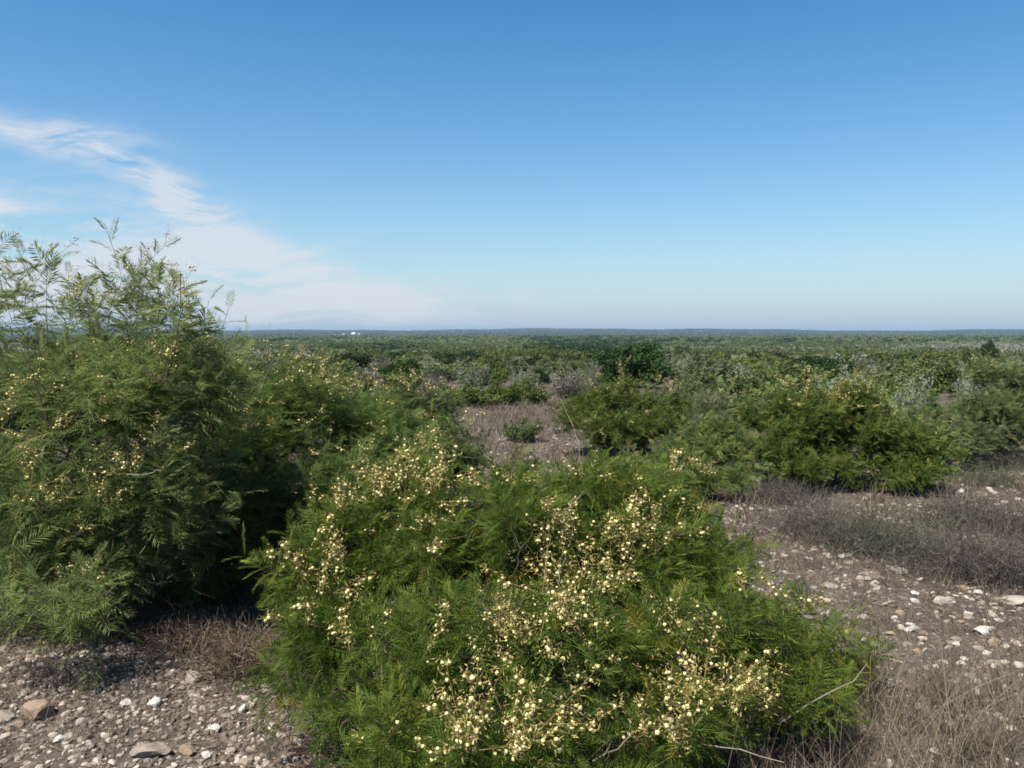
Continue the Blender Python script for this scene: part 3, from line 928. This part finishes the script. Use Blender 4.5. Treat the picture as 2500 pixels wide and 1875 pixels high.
NAMED = [
    ('dark', 1455, 1642, 822, 925, 44, 'dark green leafy tree standing alone above the brush', 'tree', 'dark_tree'),
    ('dark', 925, 1035, 862, 945, 34, 'small blackish-green tree beside the grey bushes', 'tree', 'dark_tree'),
    ('dark', 1312, 1348, 888, 925, 50, 'small dark shrub wedged between two grey bushes', 'shrub', None),
    ('gray', 1018, 1092, 880, 930, 38, 'grey bush touching the small blackish tree', 'shrub', None),
    ('sage', 1092, 1205, 872, 942, 36, 'widest silvery bush in the pale row beyond the clearing', 'shrub', None),
    ('sage', 1232, 1318, 884, 925, 40, 'silvery bush with pale speckled top in the pale row', 'shrub', None),
    ('gray', 1338, 1448, 884, 948, 33, 'round brownish-grey bare bush at the top of the dry clearing', 'shrub', None),
    ('sage', 1425, 1475, 878, 925, 38, 'small silvery bush left of the dark tree trunk', 'shrub', None),
    ('green', 1040, 1200, 915, 980, 27, 'low green shrub at the left of the strip beyond the clearing', 'shrub', None),
    ('green', 1140, 1300, 915, 976, 28, 'low green shrub in the middle of the strip beyond the clearing', 'shrub', None),
    ('green', 1240, 1365, 910, 968, 29, 'low green shrub ending the strip beside the brownish-grey bush', 'shrub', None),
    ('green', 970, 1090, 930, 990, 26, 'low green shrub in front of the small blackish tree', 'shrub', None),
    ('green', 1285, 1345, 826, 876, 105, 'bright green rounded tree rising over the far brush', 'tree', 'green_tree'),
    ('sage', 1790, 1890, 880, 935, 28, 'silvery bush just past the rounded flowering shrub', 'shrub', None),
    ('green', 1710, 1830, 915, 965, 24, 'yellow-green shrub in front of the silvery bush', 'shrub', None),
    ('sage', 2160, 2290, 905, 1010, 15.5, 'pale sage bush with speckled leaves behind the broad shrub', 'shrub', None),
    ('sage', 1960, 2110, 875, 950, 22, 'dusty sage bush behind the crown of the broad shrub', 'shrub', None),
    ('sage', 2320, 2440, 880, 940, 24, 'long pale sage bush behind the right edge shrub', 'shrub', None),
    ('green', 2180, 2370, 835, 905, 42, 'large yellow-green tree on the right of the plain', 'tree', 'green_tree'),
    ('dark', 2394, 2436, 824, 852, 110, 'small dark tree poking above the far brush near the right edge', 'tree', 'dark_tree'),
    ('green', 1670, 1790, 850, 900, 48, 'wide green shrub right of the dark tree', 'shrub', None),
    ('olive', 1620, 1760, 880, 935, 33, 'olive shrub beside the foot of the dark tree', 'shrub', None),
    ('green', 1140, 1260, 842, 880, 62, 'long green thicket above the silvery bushes', 'shrub', None),
    ('olive', 850, 935, 885, 930, 40, 'olive shrub left of the small blackish tree', 'shrub', None),
    ('dark', 1260, 1330, 862, 893, 60, 'dark thicket above the pale row, below the bright green tree', 'shrub', None),
    ('green', 1215, 1330, 1010, 1030, 16.5, 'tiny yellow-green tuft of a shrub inside the dry clearing', 'shrub', None),
]
pts = []
for kd, a, b, pt, pb, Yd, lab, cat, nm in NAMED:
    place_px(kd, a, b, pt, pb, Yd, lab, cat=cat, name=nm)
    c = at((a + b) / 2, pb, Yd); pts.append((c[0], Yd, (b - a) / 2 / F_PX * Yd))

CLEAR = [(1085, 1385, 945, 1180), (780, 960, 975, 1000), (1740, 2600, 1060, 1400)]


def in_clear(x, y):
    px, py = proj(np.array([[x, y, float(ground_z(x, y))]]))
    return any(a < px[0] < b and c < py[0] < d for a, b, c, d in CLEAR)


# random brush, nearest first; each one its own thing
rs = random.Random(5)
cands = []
tries = 0
Yv = 15.0
while len(cands) < 262 and tries < 20000:
    tries += 1
    yy = 15 + 95 * (len(cands) / 262.0) ** .8 + rs.uniform(-3, 6)
    xx = rs.uniform(-.74, .74) * yy
    rr = rs.uniform(.9, 2.0) * (1 if yy < 40 else 1.35)
    if any((xx - a) ** 2 + (yy - b) ** 2 < (.68 * (rr + c)) ** 2 for a, b, c in pts):
        continue
    if in_clear(xx, yy) or in_clear(xx - rr * .8, yy) or in_clear(xx + rr * .8, yy):
        continue
    # leave the view of the named ones free
    px, py = proj(np.array([[xx, yy, float(ground_z(xx, yy)) + 1.2]]))
    if (yy < 46 and 880 < px[0] < 1680 and py[0] < 1010) or (yy < 36 and 740 < px[0] < 1000):
        continue
    pts.append((xx, yy, rr)); cands.append((xx, yy, rr))
ZX = ['on the left side', 'left of the middle', 'right of the middle', 'on the right side']
ZD = ['in the near brush', 'midway across the brush', 'in the farther brush']
ADJ = {'green': 'leafy green shrub', 'olive': 'dull olive shrub', 'dark': 'dark green thicket shrub', 'sage': 'silvery sage shrub', 'gray': 'bare grey twiggy shrub'}
for xx, yy, rr in cands:
    s = xx / yy
    zi = 0 if s < -.33 else 1 if s < 0 else 2 if s < .33 else 3
    di = 0 if yy < 32 else 1 if yy < 60 else 2
    kd = rs.choices(['green', 'olive', 'dark', 'sage', 'gray'], [.44, .22, .08, .18, .08])[0]
    h = rr * rs.uniform(.85, 1.25) * .9
    place(kd, xx, yy, rr, min(h, 2.5), ADJ[kd] + ' ' + ZD[di] + ' ' + ZX[zi] + ' of the plain', group=ADJ[kd] + 's ' + ZD[di] + ' ' + ZX[zi])


# the brush beyond: nobody could count it
def brush_mass(name, y0, y1, n, cards, size, rmin, rmax, seed, mats=('green', 'olive', 'dark', 'sage', 'gray'), pw=(.42, .23, .12, .16, .07), hmax=3.2, power=.5, label='', nz=.45):
    rg = np.random.default_rng(seed)
    yy = (y0 ** (1 / power) + rg.uniform(0, 1, n) * (y1 ** (1 / power) - y0 ** (1 / power))) ** power
    xx = rg.uniform(-.78, .78, n) * yy
    # patchy kinds: neighbouring shrubs alike
    fs_ = np.clip(220 / yy, .12, 1)
    fld = np.sin(xx * .021 * fs_ + 1.1) * np.cos(yy * .016 * fs_ + .3) + .6 * np.sin(xx * .05 * fs_ + yy * .04 * fs_ + 2 * np.sin(xx * .013)) + rg.normal(size=n) * nz
    order = np.argsort(fld)
    kid = np.zeros(n, int); edges = np.cumsum([0] + [pw[i] for i in (0, 2, 1, 3, 4)])
    for e, kk in enumerate((2, 0, 1, 3, 4)):
        pe = [pw[2], pw[0], pw[1], pw[3], pw[4]]
        a = int(sum(pe[:e]) * n); b = int(sum(pe[:e + 1]) * n)
        kid[order[a:b]] = kk
    protos = []
    for q in range(6):
        v, f, t, _ = shrub_geo(rg, 1.0, 1.0, cards, size, 12, .4)
        protos.append((v, f, t))
    parts = []
    sc = rg.uniform(rmin, rmax, n); hh = np.minimum(sc * rg.uniform(.7, 1.15, n), hmax)
    rot = rg.uniform(0, 6.3, n); gz = ground_z(xx, yy)
    # open pale flats, where only low grey growth stands
    for ex, ey, ea, eb in ((52, 205, 34, 50), (-60, 330, 70, 60), (170, 520, 90, 120), (-260, 700, 160, 90), (20, 640, 120, 60), (330, 900, 200, 90)):
        m_ = ((xx - ex) / ea) ** 2 + ((yy - ey) / eb) ** 2 < 1 + .3 * np.sin(xx * .2)
        kid[m_] = np.where(rg.random(m_.sum()) < .65, 4, 1); sc[m_] *= .7; hh[m_] *= .35
    pi_ = rg.integers(0, 6, n); tj = rg.uniform(-.2, .2, n)
    for q in range(6):
        v, f, t = protos[q]
        for kk in range(5):
            s = np.where((pi_ == q) & (kid == kk))[0]
            if len(s) == 0:
                continue
            c, d = np.cos(rot[s]), np.sin(rot[s])
            Vx = (v[None, :, 0] * c[:, None] - v[None, :, 1] * d[:, None]) * sc[s][:, None] + xx[s][:, None]
            Vy = (v[None, :, 0] * d[:, None] + v[None, :, 1] * c[:, None]) * sc[s][:, None] + yy[s][:, None]
            Vz = v[None, :, 2] * hh[s][:, None] + gz[s][:, None] - .1
            VV = np.stack([Vx, Vy, Vz], -1).reshape(-1, 3)
            FF = (f[None] + (np.arange(len(s), dtype=np.int32) * len(v))[:, None, None]).reshape(-1, 4)
            TT_ = (t[None, :] + tj[s][:, None]).ravel()
            parts.append((VV, FF, kk, np.clip(TT_, 0, 1)))
    o = mesh_obj(name, parts, [M[m_] for m_ in mats], kind='stuff')
    tag(o, label, 'brush', kind='stuff')
    return o


brush_mass('brush', 95, 260, 2500, 380, .20, 1.2, 3.0, 301, label='thick green and grey scrub covering the plain behind the nearer shrubs')
brush_mass('distant_brush', 250, 900, 6500, 110, .30, 2.0, 4.6, 302, label='low hazy scrub stretching across the far plain', hmax=4, pw=(.38, .27, .17, .12, .06), nz=.25)
brush_mass('far_woodland', 850, 5200, 11000, 50, .42, 4.0, 15.0, 303, label='dark far-off woodland reaching the foot of the blue ridge', hmax=6, power=.75, mats=('green', 'olive', 'dark', 'dark', 'dark'), nz=.4)
brush_mass('ridge_woodland', 5200, 8700, 12000, 10, 1.0, 10.0, 24.0, 304, label='blue-hazed woods covering the long low ridge on the horizon', hmax=8, mats=('dark', 'dark', 'dark', 'dark', 'dark'))


# ------------------------------------------------------------------ dry brush, grass and litter
def dry_bush(px, py, rpx, hpx, label, seed, n=520, mt='drybrush'):
    rg = np.random.default_rng(seed)
    d = ray(px, py); t = -CAM_H / d[2]; b = np.array([0, 0, CAM_H]) + d * t
    b[2] = float(ground_z(b[0], b[1]))
    rx = rpx / F_PX * b[1]; h = hpx / F_PX * b[1]
    P0 = rg.normal(size=(n, 3)) * [rx * .45, rx * .35, 0]
    dd = norm(rg.normal(size=(n, 3)) * [.6, .6, .15] + [0, 0, .9] + P0 / rx * .5)
    v, f = ribbons(P0, dd, h * rg.uniform(.4, 1.1, n), rg.uniform(.003, .006, n), rg, 3, .35)
    e = empty('dry_bush', b); tag(e, label, 'bush', 'dry leafless bushes on the stony ground')
    mesh_obj('stems', [(v, f, 0, np.repeat(rg.uniform(0, 1, n), 8))], M[mt], e)
    k2 = n * 7
    par_ = rg.integers(0, n, k2); tt = rg.uniform(.3, 1, k2)
    pp = P0[par_] + dd[par_] * (h * .8 * tt)[:, None] + rg.normal(size=(k2, 3)) * .03
    pp[:, 2] = np.maximum(pp[:, 2], .01)
    v, f = ribbons(pp, rg.normal(size=(k2, 3)) + [0, 0, .6], rg.uniform(.03, .09, k2), rg.uniform(.002, .005, k2), rg, 1, .3)
    mesh_obj('twigs', [(v, f, 0, np.repeat(rg.uniform(0, 1, k2), 4))], M[mt], e)
    return e


feathery('green_shrub', 'low dark undergrowth shrub filling the gap behind the tallest shrub', 'shrub', XY(250, 7.6),
         [L_(50, 1250, 7.4, .9, .7, .45), L_(300, 1240, 7.6, .9, .7, .45), L_(-150, 1230, 7.6, .9, .7, .5), L_(480, 1220, 8.0, .7, .7, .45), L_(150, 1330, 7.0, .9, .5, .3)], 600, 77, K=7, mats='leaf_deep', lod=FR_MID, frond=.2, shoot=(.25, .5), step=.05, dead=2500, inner=.8)

DRY = [(1980, 1290, 110, 110, 'dry brown bush beneath the left end of the broad shrub'), (2080, 1330, 110, 110, 'grey-brown dry bush below the middle of the broad shrub'),
       (2200, 1350, 130, 150, 'greyish-green dry bush, fullest in the dry band'), (2330, 1400, 130, 150, 'dense dry bush overhanging the pale stones'),
       (2450, 1420, 110, 160, 'dry bush cut by the right edge of the view'), (2350, 1270, 120, 90, 'dry bush behind the fullest dry bushes'), (2480, 1300, 110, 90, 'dry bush behind, at the right edge of the stony ground'),
       (1900, 1210, 90, 70, 'low dry bush in the shade of the broad shrub'), (2420, 1170, 120, 70, 'dry grey bush beside the right end of the broad shrub'), (2500, 1120, 100, 70, 'dry bush under the right edge shrub'),
       (600, 1640, 90, 130, 'brown dry bush at the foot of the flowery shrub'), (470, 1590, 90, 100, 'brown leaf-hung bush in the shade of the deep green shrub'), (300, 1560, 90, 90, 'shaded brown bush beneath the tallest shrub'),
       (120, 1560, 90, 80, 'thin shaded bush below the drooping sprays')]
for q, (px, py, r_, h_, lab) in enumerate(DRY):
    dry_bush(px, py, r_, h_, lab, 500 + q, mt='deadtwig' if q >= 10 else 'drybrush_green' if q in (2, 8) else 'drybrush')


def ground_pts(rg, n, region):
    """random ground points inside a quadrilateral given by ground coordinates (x0,x1 as fractions of y), y0..y1"""
    s0, s1, y0, y1 = region
    yy = np.sqrt(rg.uniform(y0 ** 2, y1 ** 2, n)); xx = rg.uniform(s0, s1, n) * yy
    return np.stack([xx, yy, ground_z(xx, yy)], -1)


rg = np.random.default_rng(88)
gparts = []


def blades(n, region, L, Wd, seed, lean=.35, clump=0):
    r = np.random.default_rng(seed)
    if clump:
        c = ground_pts(r, max(1, n // clump), region)
        P0 = c[r.integers(0, len(c), n)] + r.normal(size=(n, 3)) * [.05, .05, 0]
        P0[:, 2] = ground_z(P0[:, 0], P0[:, 1])
    else:
        P0 = ground_pts(r, n, region)
    P0[:, 2] -= .01
    v, f = ribbons(P0, r.normal(size=(n, 3)) * [lean, lean, .1] + [0, 0, 1], r.uniform(L[0], L[1], n), r.uniform(Wd[0], Wd[1], n), r, 3, .4)
    gparts.append((v, f, 0, np.repeat(r.uniform(0, 1, n), 8)))


blades(5600, (.30, .75, 2.9, 4.6), (.12, .42), (.002, .0045), 1, clump=38)
blades(260, (.25, .75, 3.0, 4.4), (.35, .6), (.004, .006), 11, lean=.25)
blades(2600, (.10, .45, 3.0, 4.2), (.10, .35), (.0018, .0035), 2, clump=16)
blades(8000, (.22, .8, 4.4, 9), (.06, .24), (.002, .005), 3, clump=34)
blades(6500, (-.75, -.2, 3.8, 6.5), (.05, .22), (.0018, .0035), 4, clump=14)
blades(10000, (-.10, .10, 11.5, 32), (.08, .26), (.008, .016), 5, clump=14)
blades(9000, (.20, .8, 8.5, 17), (.10, .32), (.005, .010), 6, clump=26)
blades(14000, (-.75, .75, 9, 30), (.10, .35), (.008, .016), 7, clump=16)
blades(16000, (-.75, .75, 28, 90), (.2, .5), (.02, .05), 8, clump=12)
tag(mesh_obj('dry_grass', gparts, M['drygrass'], kind='stuff'), 'straw-coloured dry grass growing over the stony ground', 'grass', kind='stuff')

n = 30000
P0 = np.concatenate([ground_pts(rg, n // 2, (-.8, .2, 3.2, 7.5)), ground_pts(rg, n // 2, (.0, .8, 3.0, 12))])
P0[:, 2] += .008
v, f = ribbons(P0, rg.normal(size=(n, 3)) * [1, 1, .22], rg.uniform(.02, .09, n), rg.uniform(.003, .010, n), rg, 1, .3)
tag(mesh_obj('litter', [(v, f, 0, np.repeat(rg.uniform(0, 1, n), 4))], M['deadtwig'], kind='stuff'), 'brown dry leaves and broken twigs lying among the stones', 'litter', kind='stuff')


# ------------------------------------------------------------------ stones
def stone_proto(seed, icos, rough=.22, flat=.6):
    r = np.random.default_rng(seed)
    V = icos[0].copy()
    for _ in range(9):                       # planar cuts make it angular
        nn = norm(r.normal(size=3)); dcut = r.uniform(.55, .88)
        h = V @ nn - dcut
        V = V - np.outer(np.maximum(h, 0) * .92, nn)
    V = V * (1 + r.uniform(-rough, rough, (len(V), 1)) * .22)
    return V * [1, r.uniform(.6, .9), flat * r.uniform(.7, 1.2)]


SP = [stone_proto(600 + q, ICO1) for q in range(8)]
gp = []


def gravel(n, region, smin, smax, seed, powr=3.0):
    r = np.random.default_rng(seed)
    P = ground_pts(r, n, region)
    s = smin + (smax - smin) * r.uniform(0, 1, n) ** powr
    P[:, 2] += s * .05
    pi_ = r.integers(0, 8, n)
    for q in range(8):
        m_ = pi_ == q
        ax = norm(np.stack([np.cos(r.uniform(0, 6.3, m_.sum())), np.sin(r.uniform(0, 6.3, m_.sum())), r.normal(size=m_.sum()) * .2], -1))
        upv = norm(r.normal(size=(m_.sum(), 3)) * .25 + [0, 0, 1])
        v, f = inst(SP[q], ICO1[1], P[m_], basis(ax, upv), s[m_])
        gp.append((v, f, 0, np.repeat(r.uniform(0, 1, m_.sum()) ** 1.8, len(SP[q]))))


gravel(13000, (-.80, -.10, 3.4, 6.2), .006, .032, 21, 2.6)
gravel(5500, (.20, .80, 3.2, 10), .008, .045, 22)
gravel(1500, (-.10, .12, 10, 20), .015, .06, 23)
gravel(2000, (.2, .8, 9, 16), .012, .06, 24)
tag(mesh_obj('gravel', gp, M['stone'], kind='stuff', smooth=False), 'pale limestone chips scattered over the bare ground', 'gravel', kind='stuff')

ROCKS = [  # px, py, width px, material, height factor, label
    (520, 1785, 42, 'stone_white', .6, 'clean white rock alone on the gravel'),
    (372, 1852, 96, 'stone', .45, 'large flat pale slab at the bottom edge'),
    (452, 1848, 44, 'stone_tan', .7, 'pinkish-tan rock touching the large flat slab'),
    (92, 1775, 80, 'stone_tan', .7, 'big tan boulder casting a dark shadow at the lower left'),
    (15, 1778, 44, 'stone', .7, 'pale rock at the left edge of the gravel'),
    (45, 1795, 30, 'stone_tan', .6, 'small tan rock between the boulder and the edge rock'),
    (478, 1668, 44, 'stone', .8, 'grey rounded rock in the dappled shade'),
    (330, 1692, 36, 'stone', .7, 'upright grey rock beneath the brown shaded bush'),
    (592, 1733, 28, 'stone_white', .9, 'small bright angular rock beside the brown dry bush'),
    (375, 1735, 36, 'stone_white', .7, 'white broken rock above the gravel patch'),
    (160, 1828, 40, 'stone', .5, 'long low rock in the gravel right of the tan boulder'),
    (205, 1790, 34, 'stone', .7, 'rough grey rock between the boulder and the gravel patch'),
    (600, 1858, 40, 'stone', .5, 'pale flat rock by the foot of the flowery shrub at the bottom'),
    (560, 1835, 30, 'stone', .6, 'pinkish rock right of the large flat slab'),
    (2018, 1346, 18, 'stone_white', .6, 'small white stone, first of the bright trio by the dry bushes'),
    (2055, 1352, 24, 'stone_white', .5, 'flat white stone in the middle of the bright trio'),
    (2073, 1346, 14, 'stone_white', .8, 'smallest white stone ending the bright trio'),
    (2202, 1386, 28, 'stone_white', .45, 'isolated flat white stone at the foot of the dry band'),
    (2142, 1414, 20, 'stone', .7, 'round pale stone below the isolated white one'),
    (2025, 1438, 42, 'stone', .3, 'long flat pale stone beside the flowery shrub'),
    (2108, 1420, 34, 'stone', .4, 'flat pale stone in the stony strip near the flowery shrub'),
    (2140, 1448, 32, 'stone', .4, 'low broken stone in the middle of the stony strip'),
    (2232, 1461, 22, 'stone_white', .6, 'bright stone at the centre of the stony strip'),
    (2300, 1482, 60, 'stone', .35, 'cracked pale ledge stone in the stony strip'),
    (2385, 1449, 28, 'stone_white', .5, 'bright stone right of the dry bushes'),
    (2475, 1475, 90, 'stone', .28, 'long straight pale slab near the right edge'),
    (2196, 1508, 24, 'stone_tan', .6, 'small tan stone beside the tip of the flowery shrub'),
    (2225, 1545, 34, 'stone_white', .5, 'white stone at the tip of the flowery shrub'),
    (2395, 1560, 46, 'stone_white', .5, 'large bright stone low in the stony strip'),
    (2428, 1586, 34, 'stone_tan', .6, 'tan stone just below the large bright stone'),
    (2422, 1630, 50, 'stone', .35, 'thin pale slab among the bottom dry grass'),
    (2360, 1516, 26, 'stone', .5, 'pale stone above the large bright stone'),
    (2300, 1625, 26, 'stone', .6, 'pale rounded stone beside the thin slab'),
    (2410, 1730, 34, 'stone', .5, 'pale stone half hidden in the tall dry grass'),
    (2440, 1770, 36, 'stone', .5, 'darkly shadowed stone in the tall dry grass'),
    (2345, 1190, 22, 'stone_white', .6, 'bright stone at the right foot of the broad shrub'),
    (2395, 1200, 30, 'stone', .6, 'pale broken stone beyond the dry bushes'),
    (2425, 1196, 18, 'stone', .6, 'small pale stone next to the broken stone'),
    (2485, 1262, 22, 'stone_white', .6, 'white stone at the right edge behind the dry bushes'),
    (2380, 1238, 20, 'stone_white', .5, 'white stone between the broad shrub and the dry bushes'),
]


def rock(px, py, wpx, mt, hf, label, seed, group=None):
    r = np.random.default_rng(seed)
    d = ray(px, py); t = -CAM_H / d[2]; b = np.array([0, 0, CAM_H]) + d * t
    gz = float(ground_z(b[0], b[1]))
    V = ICO2[0].copy()
    for _ in range(11):
        nn = norm(r.normal(size=3)); dc = r.uniform(.5, .85)
        h = V @ nn - dc
        V = V - np.outer(np.maximum(h, 0) * .95, nn)
    V = V * (1 + .035 * r.normal(size=(len(V), 1)))
    w_ = wpx / F_PX * b[1] * .56
    V = V * [w_, w_ * r.uniform(.55, .9), w_ * hf]
    o = mesh_obj('rock', [(V, ICO2[1], 0, np.full(len(V), r.uniform(.4, .9)))], M[mt])
    o.location = (b[0], b[1], gz + w_ * hf * .35); o.rotation_euler = (r.uniform(-.15, .15), r.uniform(-.15, .15), r.uniform(-.5, .5))
    tag(o, label, 'rock', group)
    return o


for q, a in enumerate(ROCKS):
    rock(*a, seed=700 + q)
rr_ = random.Random(9)
for q in range(60):
    if q % 2:
        px, py = rr_.uniform(0, 640), rr_.uniform(1690, 1870); lab = 'fist-sized pale stone lying in the gravel at the lower left'; g_ = 'pale stones in the lower left gravel'
    else:
        px, py = rr_.uniform(2150, 2500), rr_.uniform(1430, 1700); lab = 'loose pale stone strewn over the stony strip on the right'; g_ = 'pale stones over the right stony strip'
    rock(px, py, rr_.uniform(14, 28), rr_.choice(['stone', 'stone', 'stone_white', 'stone_tan']), rr_.uniform(.4, .8), lab, 900 + q, g_)


# ------------------------------------------------------------------ far buildings and masts
def box(x0, x1, y0, y1, z0, z1):
    v = np.array([(x, y, z) for z in (z0, z1) for y in (y0, y1) for x in (x0, x1)], float)
    f = np.array([(0, 2, 3, 1), (4, 5, 7, 6), (0, 1, 5, 4), (2, 6, 7, 3), (0, 4, 6, 2), (1, 3, 7, 5)], dtype=np.int32)
    return v, f


def building(px, py, Yd, wpx, hpx, label, wall='white', roof='white'):
    c = at(px, py, Yd)
    w_ = wpx / F_PX * Yd / 2; h = hpx / F_PX * Yd
    gz = float(ground_z(c[0], Yd))
    zt = c[2]
    e = empty('building', (c[0], Yd, gz)); tag(e, label, 'building')
    zr = zt - gz
    v, f = box(-w_, w_, -w_ * .5, w_ * .5, -2, zr)
    mesh_obj('wall', [(v, f, 0, None)], M[wall], e)
    rv = np.array([(-w_ * 1.06, -w_ * .6, zr + .05), (w_ * 1.06, -w_ * .6, zr + .05), (w_ * 1.06, w_ * .6, zr + .05), (-w_ * 1.06, w_ * .6, zr + .05), (-w_ * .8, 0, zr + h * .5), (w_ * .8, 0, zr + h * .5)])
    rm = mesh_obj('roof', [(rv, np.array([(0, 1, 5, 4), (2, 3, 4, 5)], dtype=np.int32), 0, None), (rv, np.array([(3, 0, 4), (1, 2, 5), ], dtype=np.int32), 0, None), (rv, np.array([(0, 3, 2, 1)], dtype=np.int32), 0, None)], M[roof], e)
    return e


building(863, 813.5, 3600, 9, 3, 'bright white building on the far plain below the ridge')
building(876, 815, 3650, 6, 2.2, 'small pale building right beside the bright white one', 'roofgray', 'roofgray')
building(838, 816, 3700, 8, 2.0, 'pale low building left of the bright white one', 'roofgray', 'roofgray')
building(818, 817, 3750, 4, 1.6, 'tiny pale building farthest from the bright white one', 'roofgray', 'roofgray')


def mast(px, ptop, Yd, label, wd=.8):
    c = at(px, ptop, Yd); gz = float(ground_z(c[0], Yd)); h = c[2] - gz
    e = empty('radio_mast', (c[0], Yd, gz)); tag(e, label, 'mast', 'radio masts on the far ridge')
    A, B, ra = [], [], []
    nseg_ = 14
    for s in range(nseg_):
        z0, z1 = h * s / nseg_, h * (s + 1) / nseg_
        cor = [(wd * math.cos(a), wd * math.sin(a)) for a in (0, 2.1, 4.2)]
        for q in range(3):
            a, b = cor[q], cor[(q + 1) % 3]
            A += [(a[0], a[1], z0), (a[0], a[1], z0), (a[0], a[1], z0)]; B += [(a[0], a[1], z1), (b[0], b[1], z1), (b[0], b[1], z0)]; ra += [.22, .13, .13]
    v, f = tubes(np.array(A, float), np.array(B, float), np.array(ra), np.array(ra), 4)
    mesh_obj('lattice', [(v, f, 0, None)], M['steel'], e)
    v, f = tubes(np.array([(0, 0, h)], float), np.array([(0, 0, h + 3)], float), np.array([.2]), np.array([.12]), 5)
    mesh_obj('antenna', [(v, f, 0, None)], M['steel'], e)


mast(658, 786, 3300, 'thin radio mast on the horizon, the plainer one right of the tall shrub')
mast(609, 786, 3400, 'faint radio mast on the horizon close to the shoots of the tall shrub', .6)

# ------------------------------------------------------------------ air
hm, k = new_mat('haze_air')
pv = k.n('ShaderNodeVolumePrincipled')
pv.inputs['Color'].default_value = (.44, .57, .74, 1)
pv.inputs['Density'].default_value = .00008
pv.inputs['Anisotropy'].default_value = .1
o_ = k.n('ShaderNodeOutputMaterial'); k.link(pv.outputs[0], o_.inputs['Volume'])
v, f = box(-13000, 13000, -13000, 13000, -60, 50)
hz = mesh_obj('haze', [(v, f, 0, None)], hm, kind='stuff')
tag(hz, 'thin bluish haze over the far plain and ridge', 'haze', kind='stuff')
